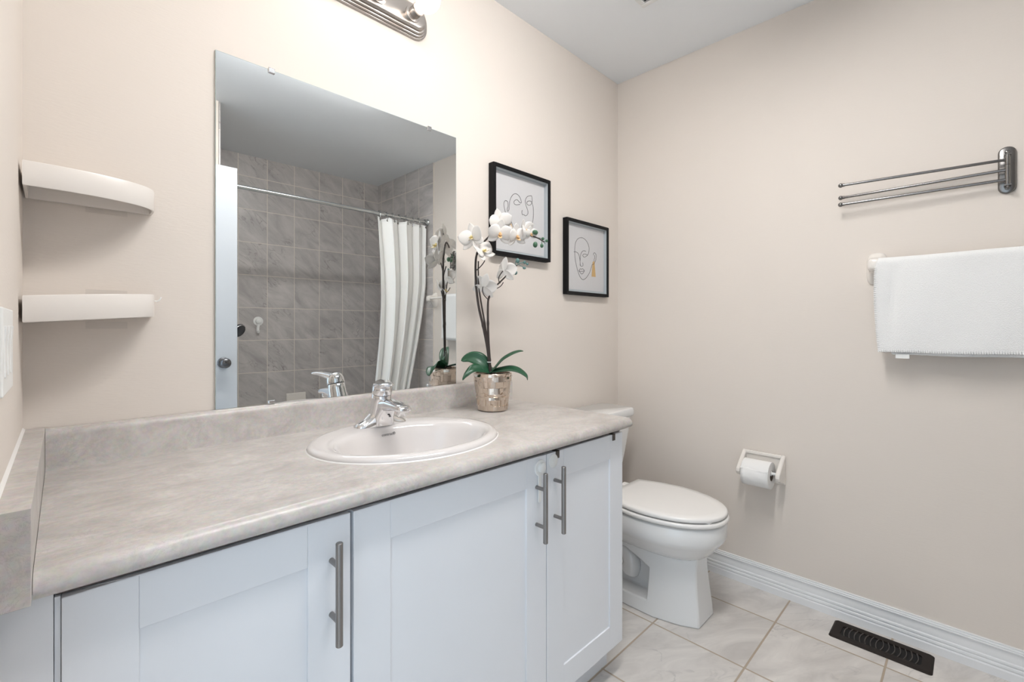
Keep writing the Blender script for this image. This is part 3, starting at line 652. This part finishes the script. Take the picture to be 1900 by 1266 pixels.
def leaf(pts, wdir, W, fold=.25):
    P = smoothpath([op(*q) for q in pts], 5); n_ = len(P); bm = nb(); uvl = bm.loops.layers.uv.new('UVMap'); g = []
    wd0 = Vector(wdir).normalized()
    for i, p_ in enumerate(P):
        t = i/(n_-1); w_ = W*(math.sin(math.pi*min(.995, .10+t*.9))**.7)*(1 if t < .97 else .6)
        tg = (P[min(i+1, n_-1)]-P[max(i-1, 0)]).normalized(); wd = (wd0-tg*wd0.dot(tg)).normalized(); nn = wd.cross(tg)
        if nn.z < 0: nn = -nn
        g.append([bm.verts.new(p_+wd*(s*w_)+nn*(abs(s)*w_*fold)) for s in (-1, -.66, -.33, 0, .33, .66, 1)])
    for i in range(n_-1):
        for j in range(6):
            f = bm.faces.new((g[i][j], g[i][j+1], g[i+1][j+1], g[i+1][j]))
            for lp, (a, b_) in zip(f.loops, ((j, i), (j+1, i), (j+1, i+1), (j, i+1))): lp[uvl].uv = (a/6, b_/n_)
    obj('leaf', bm, M['leaf'], orc, smooth=True, solid=.0016)
leaf([(908, 690, 0), (900, 678, .002), (888, 667, .006), (872, 664, .01), (856, 670, .012)], eb*.45+Vector((0, 0, .9)), .026)
leaf([(908, 690, -.005), (893, 686, -.02), (880, 687, -.035), (868, 697, -.045), (860, 706, -.048)], eb*.8+Vector((0, 0, .45)), .024)
leaf([(911, 692, 0), (921, 683, -.005), (934, 669, -.010), (950, 659, -.012), (963, 653.5, -.012), (972, 652, -.012)], eb*.95+Vector((0, 0, .22)), .020)
leaf([(911, 690, -.002), (928, 688, -.012), (948, 686, -.022), (964, 690, -.030), (977, 699, -.034), (980, 706, -.034)], eb*.85+Vector((0, 0, .35)), .021)
leaf([(911, 690, .004), (915, 686, .03), (920, 684, .055), (926, 690, .075)], ea, .020)

# ------------------------------------------------------------------ toilet
TX = 1.775
to = thing('toilet', 'white two-piece toilet with closed lid between the vanity and the right wall', 'toilet', (TX, -.40, 0))
def egg(hw, yb, yf, z, hb=None, ym=-.455, seg=28):
    """outline of bowl, seat or lid: straight back edge of half width hb at yb, widest at ym, round front at yf"""
    hb = hw*.74 if hb is None else hb
    half = [(hb*k/3, yb) for k in range(0, 3)]
    for k in range(9): t = k/8; half.append((hb+(hw-hb)*math.sin(R90*t), yb+(ym-yb)*t))
    for k in range(1, seg//2+1):
        t = R90*k/(seg//2); half.append((hw*math.cos(t)**.92 if k < seg//2 else 0, ym+(yf-ym)*math.sin(t)))
    left = [(-x, y) for x, y in half[1:-1]][::-1]
    return [(TX+x, y, z) for x, y in half+left]
rings = [egg(.128, -.285, -.655, .385, .10), egg(.150, -.26, -.69, .388, .12), egg(.176, -.245, -.702, .386, .135), egg(.181, -.24, -.707, .380, .14), egg(.180, -.235, -.705, .330, .14), egg(.178, -.235, -.700, .318, .14), egg(.172, -.235, -.693, .309, .135),
         egg(.166, -.235, -.685, .300, .13), egg(.152, -.235, -.670, .278, .12), egg(.130, -.235, -.650, .256, .11), egg(.104, -.235, -.630, .240, .10), egg(.075, -.24, -.60, .230, .07)]
bowl = obj('bowl', loft(nb(), rings), M['porcelain'], to, smooth=True, auto=50)
def ped(z, yf, wf, wm, wb, yb=-.13):
    pts = [(wf, yf), (wf+(wm-wf)*.55, yf+.06), (wm, -.48), (wm, -.36), (wb, -.22), (wb, yb)]
    return [(TX+x, y, z) for x, y in pts]+[(TX-x, y, z) for x, y in pts[::-1]]
bm = loft(nb(), [ped(0, -.640, .068, .124, .112), ped(.04, -.637, .066, .121, .110), ped(.12, -.628, .060, .110, .105), ped(.20, -.622, .052, .103, .104), ped(.26, -.625, .046, .104, .108), ped(.30, -.60, .040, .10, .12)])
pd = obj('pedestal', bm, M['porcelain'], to)
for sg in (-1, 1):
    cut = nb(); loft(cut, [[(TX+sg*xx, y, z) for y, z in ((-.452, .055), (-.455, .178), (-.352, .222), (-.10, .255), (-.10, .055))] for xx in (.040, .20)])
    boolcut(pd, cut)
for f in pd.data.polygons: f.use_smooth = True
pd.data.set_sharp_from_angle(angle=math.radians(28))
k = pd.modifiers.new('bevel', 'BEVEL'); k.width = .006; k.segments = 3; k.limit_method = 'ANGLE'; k.angle_limit = math.radians(28)
for sg in (-1, 1):
    bm = nb(); P = smoothpath([(TX+sg*.045, -.18, .225), (TX+sg*.048, -.26, .215), (TX+sg*.050, -.325, .185), (TX+sg*.052, -.350, .145), (TX+sg*.050, -.340, .105)], 5)
    tube(bm, P, [.022+.016*math.sin(R90*i/20) for i in range(21)], 16)
    obj('trapway', bm, M['porcelain'], to, smooth=True)
    obj('bolt_cap', lathe(nb(), [(.014, 0), (.014, .012), (.011, .019), (.004, .022), (0, .0222)], 18, (TX+sg*.098, -.315, .055)), M['porcelain'], to, smooth=True, auto=50)
seat = loft(nb(), [egg(.182, -.262, -.709, .392, .142), egg(.186, -.258, -.713, .396, .145), egg(.186, -.258, -.713, .404, .145), egg(.182, -.262, -.709, .408, .142), egg(.176, -.27, -.70, .4085, .135)])
obj('seat', seat, M['seatp'], to, smooth=True, auto=50)
lid = loft(nb(), [egg(.172, -.272, -.695, .4125, .130), egg(.181, -.268, -.706, .414, .137), egg(.183, -.267, -.708, .419, .138), egg(.182, -.268, -.707, .425, .138), egg(.177, -.272, -.702, .429, .133), egg(.15, -.30, -.67, .4305, .11), egg(.08, -.36, -.57, .4315, .06)])
lid_o = obj('seat_lid', lid, M['seatp'], to, smooth=True, auto=50)
for x in (-.07, .07): obj('hinge', B(TX+x-.022, TX+x+.022, -.262, -.225, .386, .418), M['seatp'], to, bevel=.006)
for x in (-.13, .13, -.07, .07): obj('bumper', B(TX+x-.012, TX+x+.012, -.59 if abs(x) > .1 else -.685, -.56 if abs(x) > .1 else -.655, .4075, .4135), M['seatp'], lid_o)
def rrect(hw, y0, y1, z, r, bow=0.0, seg=6):
    out = []
    for cx, cy, a0 in ((hw-r, y1-r, 0), (-hw+r, y1-r, R90), (-hw+r, y0+r, math.pi), (hw-r, y0+r, 3*R90)):
        for k in range(seg+1):
            a = a0+R90*k/seg; x_, y_ = cx+r*math.cos(a), cy+r*math.sin(a)
            if y_ < (y0+y1)/2: y_ -= bow*(1-(x_/hw)**2)
            out.append((TX+x_, y_, z))
    return out
tank = loft(nb(), [rrect(.125, -.170, -.035, .388, .03, .012), rrect(.135, -.180, -.032, .41, .03, .014), rrect(.165, -.190, -.030, .52, .03, .016), rrect(.195, -.197, -.028, .64, .03, .018), rrect(.207, -.200, -.027, .704, .03, .018)])
obj('tank', tank, M['porcelain'], to, smooth=True, auto=50)
tl = loft(nb(), [rrect(.212, -.202, -.022, .702, .034, .020), rrect(.222, -.208, -.014, .706, .036, .022), rrect(.225, -.210, -.012, .712, .036, .022), rrect(.225, -.210, -.012, .730, .036, .022), rrect(.222, -.208, -.014, .738, .035, .022), rrect(.214, -.200, -.020, .7415, .032, .022)])
obj('tank_lid', tl, M['porcelain'], to, smooth=True, auto=50)
bm = nb(); lathe(bm, [(.012, 0), (.012, .008), (.008, .012)], 18, (TX-.165, -.205, .655), (0, -1, 0), True, True); tube(bm, [(TX-.165, -.213, .655), (TX-.12, -.222, .648), (TX-.09, -.223, .642)], .005, 10)
obj('flush_lever', bm, M['chrome'], to, smooth=True, auto=40)
obj('tank_seat', loft(nb(), [rrect(.115, -.26, -.06, .355, .03), rrect(.12, -.26, -.05, .388, .03)]), M['porcelain'], to, smooth=True, auto=50)

# ------------------------------------------------------------------ toilet paper holder and roll
hp = thing('toilet_paper_holder', 'bone ceramic toilet paper holder on the right wall beyond the toilet', 'holder', (XR, -.724, .468))
YA, YZ_ = -.640, -.808
bm = nb(); box(bm, XR-.010, XR-.0005, YZ_, YA, .468, .590)
for y0, y1 in ((YZ_, YZ_+.017), (YA-.017, YA)):
    loft(bm, [[(x, y, z) for x, z in ((XR-.002, .588), (XR-.012, .588), (XR-.092, .526), (XR-.094, .512), (XR-.088, .500), (XR-.012, .472), (XR-.002, .470))] for y in (y0, y1)])
box(bm, XR-.016, XR-.002, YZ_+.01, YA-.01, .575, .590)
obj('holder_body', bm, M['ceramic'], hp, bevel=.005, seg=3)
obj('spindle', lathe(nb(), [(.006, .016), (.006, .03), (.0105, .032), (.0105, .138), (.006, .14), (.006, .152)], 18, (XR-.080, YZ_, .526), (0, 1, 0), True, True), M['plastic'], hp, smooth=True, auto=40)
RX, RZ, RY0, RY1 = XR-.080, .5165, -.776, -.672
tr = thing('toilet_paper_roll', 'white toilet paper roll hanging in the ceramic holder', 'toilet paper', (RX, -.724, RZ))
bm = nb(); rings = []
def rollr(r): return lambda y: [(RX+r*math.cos(2*math.pi*j/48), y, RZ+r*math.sin(2*math.pi*j/48)) for j in range(48)]
o_, i_ = rollr(.0545), rollr(.0215)
loft(bm, [i_(RY0), rollr(.054)(RY0), o_(RY0+.002), o_(RY1-.002), rollr(.054)(RY1), i_(RY1)], False, False)
obj('paper', bm, M['roll'], tr, smooth=True, auto=40)
bm = nb(); loft(bm, [rollr(.0215)(RY0+.0005), rollr(.0198)(RY0+.0005), rollr(.0198)(RY1-.0005), rollr(.0215)(RY1-.0005)], False, False); obj('core', bm, M['core'], tr, smooth=True, auto=40)
bm = nb(); g = []                     # loose torn sheet lying on the roll
for i in range(13):
    a = math.radians(150+i*7); row = []
    for j in range(9):
        y = RY0+.002+(RY1-RY0-.004)*j/8; cut_ = max(0, .5-i*.35+.6*math.sin(j*1.1))*.0
        rr = .0553+.0012*(i == 0)+.0006*math.sin(j*1.3+i); aa = a+math.radians((6*math.sin(j*.9+.5)+(7 if 2 < j < 6 else 0)) if i == 0 else 0)
        row.append(bm.verts.new((RX+rr*math.cos(aa), y, RZ+rr*math.sin(aa))))
    g.append(row)
for i in range(12):
    for j in range(8): bm.faces.new((g[i][j], g[i][j+1], g[i+1][j+1], g[i+1][j]))
obj('loose_sheet', bm, M['roll'], tr, smooth=True, solid=.0007)

# ------------------------------------------------------------------ towel bar and towel
tb = thing('towel_bar', 'bone ceramic towel bar on the right wall holding the white towel', 'towel bar', (XR, -1.38, 1.34))
XB, ZB = XR-.062, 1.352
for y in (-1.108, -1.680):
    rings = []
    for d, hy, h0, h1 in ((.0005, .031, 1.284, 1.400), (.006, .031, 1.284, 1.400), (.012, .027, 1.292, 1.394), (.022, .0215, 1.306, 1.386), (.036, .0190, 1.322, 1.378), (.050, .0200, 1.328, 1.376), (.066, .0205, 1.328, 1.374), (.076, .018, 1.332, 1.371), (.081, .011, 1.340, 1.364)):
        rings.append([(XR-d, y+hy*math.copysign(abs(math.cos(a))**.55, math.cos(a)), (h0+h1)/2+(h1-h0)/2*math.copysign(abs(math.sin(a))**.55, math.sin(a))) for a in [2*math.pi*j/32 for j in range(32)]])
    obj('bracket', loft(nb(), rings), M['ceramic'], tb, smooth=True, auto=50)
obj('bar', tube(nb(), [(XB, -1.10, ZB), (XB, -1.69, ZB)], .0095, 16), M['ceramic'], tb, smooth=True, auto=50)
tw = thing('towel', 'white terry towel folded over the ceramic towel bar', 'towel', (XB, -1.3, ZB))
cols = []
def flap(y0, y1, zb0, zb1, xo, wallside, seed, xin, top_r, lead=0.0):
    """one cloth layer: rises on the room side, over the bar and down behind it"""
    rn = random.Random(seed); NY, g, bm = 30, [], nb(); cols.clear()
    ph = [rn.uniform(0, 6) for _ in range(4)]
    for j in range(NY+1):
        s = j/NY; col = []
        y = y0+(y1-y0)*s; zb = zb0+(zb1-zb0)*s; N1, N2, N3 = 16, 8, 14
        for i in range(N1):
            t = i/N1; z = zb+(ZB-zb)*t
            xx = XB-top_r-xo*(1-t)**1.0
            wob = (.0030*math.sin(5*s+ph[0]+3*t)+.0016*math.sin(11*s+ph[1]-4*t))*(1-t*.5)
            crease = .011*math.exp(-((s-.10-.05*t)/.035)**2)*math.exp(-((t-.55)/.4)**2)
            yy = y+(.012*math.sin(2.2*t+.3)*(1-s)*(1-s))*lead-.006*(1-t)*(1-s)
            col.append((xx+wob+crease, yy, z+.0012*math.sin(9*s)))
        for i in range(N2+1):
            a = math.pi-math.pi*i/N2; col.append((XB+top_r*math.cos(a), y+.004*(1-s)*lead, ZB+top_r*math.sin(a)+.0008*math.sin(7*s+ph[2])))
        for i in range(1, N3+1):
            t = i/N3; col.append((XB+top_r+xin*t, y-.010*t*(1-s), ZB-(ZB-wallside)*t))
        g.append([bm.verts.new(c) for c in col]); cols.append([Vector(c) for c in col[:17]])
    for a, b_ in zip(g, g[1:]):
        for i in range(len(a)-1): bm.faces.new((a[i], a[i+1], b_[i+1], b_[i]))
    return bm
obj('outer_layer', flap(-1.118, -1.487, 1.036, 1.040, .004, 1.06, 3, .004, .0195, 1.0), M['towel'], tw, smooth=True, solid=.0055, sub=1)
bm = nb()                            # whip stitches along the hem and the near side edge of the outer layer
for k in range(64):
    q = 29.6*k/63+.2; a = int(q); f = q-a; c0 = cols[a][0].lerp(cols[a+1][0], f); c1 = cols[a][1].lerp(cols[a+1][1], f); d = (c1-c0).normalized()
    c = c0+d*.0062+Vector((-.0034, 0, 0)); box(bm, c.x-.0007, c.x+.0007, c.y-.0018, c.y+.0018, c.z-.0052, c.z+.0052)
for k in range(44):
    q = 15.0*k/43+.3; a = int(q); f = q-a; c = cols[0][a].lerp(cols[0][a+1], f)+Vector((-.0034, -.0035, 0)); box(bm, c.x-.0007, c.x+.0007, c.y-.0042, c.y+.0042, c.z-.0018, c.z+.0018)
obj('hem_stitching', bm, M['towel'], tw, bevel=.0006, seg=1)
obj('inner_layer', flap(-1.150, -1.483, 1.0275, 1.030, .003, 1.075, 8, .002, .0128, .3), M['towel'], tw, smooth=True, solid=.0045, sub=1)
obj('care_tag', B(XB-.0170, XB-.0160, -1.205, -1.168, 1.017, 1.032), M['plastic'], tw)

# ------------------------------------------------------------------ swing-arm towel rack
sr = thing('swing_arm_towel_rack', 'dark nickel three-arm swing towel rack on the right wall above the towel', 'towel rack', (XR, -1.437, 1.63))
YP, ZP0, ZP1 = -1.437, 1.553, 1.703
def pill(d, ins): 
    r = .0205-ins; out = []
    for cz, a0 in ((ZP1-.0205, 0), (ZP0+.0205, math.pi)):
        for k in range(13): a = a0+math.pi*k/12; out.append((XR-d, YP+r*math.cos(a), cz+r*math.sin(a)))
    return out
obj('wall_plate', loft(nb(), [pill(.0005, 0), pill(.006, 0), pill(.009, .0025), pill(.0095, .004)]), M['rack'], sr, smooth=True, auto=35)
for z in (1.685, 1.570): obj('screw', ball(nb(), (XR-.010, YP, z), .006, (.5, 1, 1), 12, 8), M['rack'], sr, smooth=True)
XP = XR-.034
for z in (1.671, 1.575): obj('hinge_bracket', B(XP-.006, XR-.008, YP-.008, YP+.008, z-.0022, z+.0022), M['rack'], sr, bevel=.001)
for z, tip, zt_ in ((1.6545, (XR-.078, -1.020), 1.6550), (1.6225, (XR-.030, -1.012), 1.6200), (1.5915, (XR-.046, -1.014), 1.5905)):
    P0, P1 = Vector((XP, YP, z)), Vector((tip[0], tip[1], zt_)); d = (P1-P0).normalized()
    bm = nb(); tube(bm, [P0, P1], .0047, 16)
    lathe(bm, [(.0062, -.0155), (.0066, 0), (.0062, .0155)], 20, P0, (0, 0, 1), True, True)
    tube(bm, [P1-d*.001, P1+d*.004], .0060, 16); ball(bm, P1+d*.0105, .0082, (1, 1, 1), 16, 12)
    obj('arm', bm, M['rack'], sr, smooth=True, auto=40)
obj('pivot_pin', tube(nb(), [(XP, YP, 1.566), (XP, YP, 1.679)], .0035, 12), M['rack'], sr, smooth=True, auto=40)

# ------------------------------------------------------------------ floor vent
fv = thing('floor_vent', 'dark brown metal floor vent beside the right baseboard', 'vent', (2.073, -1.126, 0))
vx0, vx1, vy0, vy1 = 2.010, 2.135, -1.268, -.985
def rr2(x0, x1, y0, y1, z, r, seg=5):
    out = []
    for cx, cy, a0 in ((x1-r, y1-r, 0), (x0+r, y1-r, R90), (x0+r, y0+r, math.pi), (x1-r, y0+r, 3*R90)):
        for k in range(seg+1): a = a0+R90*k/seg; out.append((cx+r*math.cos(a), cy+r*math.sin(a), z))
    return out
wx0, wx1, wy0, wy1 = vx0+.027, vx1-.031, vy0+.030, vy1-.030
bm = loft(nb(), [rr2(vx0, vx1, vy0, vy1, .0004, .010), rr2(vx0+.0005, vx1-.0005, vy0+.0005, vy1-.0005, .002, .010), rr2(vx0+.006, vx1-.006, vy0+.006, vy1-.006, .0062, .008),
                 rr2(wx0-.006, wx1+.006, wy0-.006, wy1+.006, .0064, .012), rr2(wx0, wx1, wy0, wy1, .0052, .012), rr2(wx0, wx1, wy0, wy1, .0012, .012)], False, False)
obj('frame', bm, M['vent'], fv, smooth=True, auto=30)
obj('throat', loft(nb(), [rr2(wx0-.002, wx1+.002, wy0-.002, wy1+.002, .0006, .012), rr2(wx0-.002, wx1+.002, wy0-.002, wy1+.002, .0014, .012)]), M['ventin'], fv)
for k in range(14):                  # bowed bars, mirrored about the middle
    yc = wy1-(wy1-wy0)*(k+.75)/14.5; bow = .0055*(-1 if k >= 7 else 1)
    pts = [(wx0+(wx1-wx0)*t/8, yc+bow*(1-(t/4-1)**2)-bow*.5, .0052) for t in range(9)]
    bm = nb(); loft(bm, [[(x, y-.0013, .0015), (x, y+.0013, .0015), (x, y+.0011, .0060), (x, y-.0011, .0060)] for x, y, _ in pts])
    obj('louver', bm, M['louver'], fv)

# ------------------------------------------------------------------ ceiling exhaust grille
ev = thing('exhaust_fan_grille', 'white square exhaust fan grille on the ceiling', 'vent', (1.576, -.542, HC))
ex0, ex1, ey0, ey1 = 1.441, 1.711, -.677, -.407
bm = nb()
for x0, x1, y0, y1 in ((ex0, ex0+.022, ey0, ey1), (ex1-.022, ex1, ey0, ey1), (ex0+.022, ex1-.022, ey0, ey0+.022), (ex0+.022, ex1-.022, ey1-.022, ey1)): box(bm, x0, x1, y0, y1, HC-.014, HC-.0005)
obj('frame', bm, M['grille'], ev, bevel=.004)
obj('duct', B(ex0+.02, ex1-.02, ey0+.02, ey1-.02, HC-.003, HC-.001), M['ventin'], ev)
obj('centre_plate', B(ex0+.032, ex1-.032, ey0+.032, ey1-.032, HC-.013, HC-.006), M['grille'], ev, bevel=.003)

# ------------------------------------------------------------------ fill lamp added on the ceiling out of view, brightens alcove and toilet
m, n, l, p = newmat('fill_lamp_opal'); p.inputs['Base Color'].default_value = (.9, .9, .9, 1)
p.inputs['Emission Color'].default_value = (1.0, .985, .965, 1); p.inputs['Emission Strength'].default_value = FILL_LAMP
LX0, LX1, LY = .42, 1.42, -.95
cl = thing('added_fill_lamp', 'added unseen fill light, a long white lamp with an opal diffuser above the middle of the room', 'lamp', (.92, LY, HC))
obj('base_plate', B(LX0-.012, LX1+.012, LY-.075, LY+.075, HC-.012, HC-.0005), M['trim'], cl, bevel=.003)
prof = [(LY-.068, HC-.012), (LY-.070, HC-.026), (LY-.058, HC-.041), (LY-.030, HC-.049), (LY, HC-.051), (LY+.030, HC-.049), (LY+.058, HC-.041), (LY+.070, HC-.026), (LY+.068, HC-.012)]
obj('diffuser', extr(nb(), prof, LX0, LX1, 'x'), m, cl, smooth=True, auto=40)
for x in (LX0, LX1): obj('end_cap', B(x-.008, x+.008, LY-.073, LY+.073, HC-.054, HC-.012), M['trim'], cl, bevel=.004)

# ------------------------------------------------------------------ open door (seen in the mirror)
dr = thing('door', 'white door standing open against the end wall, seen in the mirror', 'door', (0, -1.638, 0))
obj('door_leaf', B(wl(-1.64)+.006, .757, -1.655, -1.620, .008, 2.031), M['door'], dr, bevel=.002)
for sg, y in ((1, -1.620), (-1, -1.655)):
    obj('knob', lathe(nb(), [(.030, 0), (.030, .004), (.026, .008), (.012, .010), (.011, .026), (.020, .032), (.0265, .042), (.0275, .052), (.024, .060), (.014, .064), (.002, .065)], 30, (.687, y, .927), (0, sg, 0), True, True), M['knob'], dr, smooth=True, auto=45)

# ------------------------------------------------------------------ tub alcove (seen in the mirror)
tub = thing('bathtub', 'white bathtub in the tiled alcove behind the curtain', 'bathtub', (1.44, -2.19, 0))
def tr_(ins, z, r): return rr2(XS+.002+ins, XR-.011-ins, YB+.002+ins, -1.79-ins, z, r)
obj('tub_shell', loft(nb(), [tr_(0, 0, .01), tr_(0, .44, .01), tr_(.004, .45, .012), tr_(.055, .45, .10), tr_(.065, .44, .11), tr_(.10, .25, .13), tr_(.16, .12, .15), tr_(.22, .10, .16)]), M['tub'], tub, smooth=True, auto=40)
obj('overflow_plate', lathe(nb(), [(.035, 0), (.034, .006), (.006, .010)], 24, (XS+.088, -2.19, .33), (1, 0, .2), True, True), M['chrome'], tub, smooth=True, auto=40)
rd = thing('shower_curtain_rod', 'steel shower curtain rod across the tub alcove, seen in the mirror', 'curtain rod', (1.44, -1.745, 1.965))
YR, ZR = -1.775, 1.972
obj('rod', tube(nb(), [(XS+.001, YR, ZR), (XR-.011, YR, ZR)], .0128, 20), M['rod'], rd, smooth=True, auto=40)
for x, d in ((XS, 1), (XR-.0095, -1)): obj('flange', lathe(nb(), [(.028, .0005), (.027, .005), (.018, .012), (.016, .022)], 24, (x, YR, ZR), (d, 0, 0), True, True), M['rod'], rd, smooth=True, auto=40)
ct = thing('shower_curtain', 'white shower curtain bunched at the right end of the rod, seen in the mirror', 'curtain', (1.93, YR, 1.95))
def curtain_xy(t, z):
    s = (1.945-z)/1.5
    xl = 1.712+.030*math.sin(min(1, s*1.25)*math.pi)-.03*max(0, s-.6); xr = 2.148-.02*s-.30*max(0, s-.30)**1.3
    tw_ = t+.055*math.sin(2*math.pi*t+.6)+.025*math.sin(4*math.pi*t+1)
    amp = (.030+.016*min(1, s*1.5))*(.75+.35*math.sin(5*t+.4))
    ph = 2*math.pi*4.1*tw_+.7
    w_ = math.sin(ph)+.22*math.sin(2*ph+.8)
    return xl+(xr-xl)*t+.016*math.sin(ph*2+.6)*min(1, s*2+.3), YR+.004+amp*w_+.015*math.sin(3*t+2*s)
bm = nb(); g = []
for i in range(46):
    z = 1.945-(1.945-.20)*i/45; row = []
    for j in range(121):
        t = j/120; x, y = curtain_xy(t, z); row.append(bm.verts.new((min(x, XR-.03), y, z-(.012*abs(math.sin(2*math.pi*2.75*t)) if i == 0 else 0))))
    g.append(row)
for a, b_ in zip(g, g[1:]):
    for i in range(120): bm.faces.new((a[i], a[i+1], b_[i+1], b_[i]))
obj('curtain_sheet', bm, M['curtain'], ct, smooth=True, solid=.0016)
for k in range(8):
    t = .03+.94*k/7; x, y = curtain_xy(t, 1.925); x = min(x, XR-.03)
    obj('grommet', lathe(nb(), [(.0045, -.0022), (.0088, -.0018), (.0088, .0018), (.0045, .0022)], 14, (x, y, 1.925), (.3, 1, 0)), M['brown'], ct, smooth=True)
    bm = nb(); P = []
    for a in range(25):
        u = 2*math.pi*a/24; P.append((x+.004*math.sin(u), YR+.021*math.cos(u)+(y-YR)*max(0, -math.sin(u))*.8, ZR-.014+.033*math.sin(u)))
    tube(bm, P, .0016, 7); tube(bm, [(x, YR-.014, ZR+.018), (x, YR+.014, ZR+.018)], .0032, 8)
    tag(obj('curtain_ring', bm, M['rod'], smooth=True, auto=50), 'steel curtain ring linking the white shower curtain to the rod', 'curtain ring', 'curtain rings on the shower rod')
# fittings on the tiles
hk = thing('suction_hook', 'white suction hook on the grey wall tiles, seen in the mirror', 'hook', (1.141, YB, 1.169))
obj('disc', lathe(nb(), [(.036, .0005), (.035, .006), (.021, .009), (.020, .017), (.016, .020), (.002, .021)], 28, (1.141, YB, 1.172), (0, 1, 0), True, True), M['plastic'], hk, smooth=True, auto=40)
obj('hook_arm', tube(nb(), smoothpath([(1.141, YB+.009, 1.15), (1.137, YB+.010, 1.12), (1.135, YB+.014, 1.096), (1.135, YB+.026, 1.088), (1.135, YB+.032, 1.10)], 5), .0105, 12), M['plastic'], hk, smooth=True, auto=50)
hs = thing('hand_shower', 'dark chrome hand shower in the tiled alcove, seen in the mirror by the door edge', 'shower head', (XS, -2.20, 1.10))
obj('wall_bracket', lathe(nb(), [(.024, .0005), (.024, .01), (.013, .016), (.012, .05)], 20, (XS, -2.20, 1.05), (1, 0, 0), True, True), M['chrome'], hs, smooth=True, auto=40)
obj('grip', tube(nb(), smoothpath([(XS+.05, -2.20, .98), (XS+.06, -2.20, 1.05), (XS+.10, -2.20, 1.085), (XS+.17, -2.20, 1.10)], 5), [.010]*5+[.012]*5+[.014]*5+[.016], 14), M['chrome'], hs, smooth=True, auto=50)
q = Vector((.45, .75, -.45)).normalized()
obj('spray_head', lathe(nb(), [(.012, -.03), (.034, -.018), (.048, 0), (.048, .010), (.042, .013), (.002, .014)], 28, (XS+.205, -2.20, 1.105), q, True, True), M['darkplastic'], hs, smooth=True, auto=40)
obj('face_ring', lathe(nb(), [(.046, .008), (.049, .010), (.043, .0145)], 28, (XS+.205, -2.20, 1.105), q), M['chrome'], hs, smooth=True)
sd = thing('soap_dish', 'white ceramic soap dish on the tiled back wall, seen low in the mirror', 'soap dish', (1.42, YB, .53))
obj('back_plate', B(1.345, 1.500, YB+.0005, YB+.012, .50, .592), M['ceramic'], sd, bevel=.005)
obj('dish', loft(nb(), [rr2(1.365, 1.480, YB+.006, YB+.075, .508, .02), rr2(1.355, 1.490, YB+.006, YB+.090, .530, .02), rr2(1.361, 1.484, YB+.010, YB+.084, .530, .018), rr2(1.372, 1.473, YB+.014, YB+.070, .515, .016)]), M['ceramic'], sd, smooth=True, auto=40)
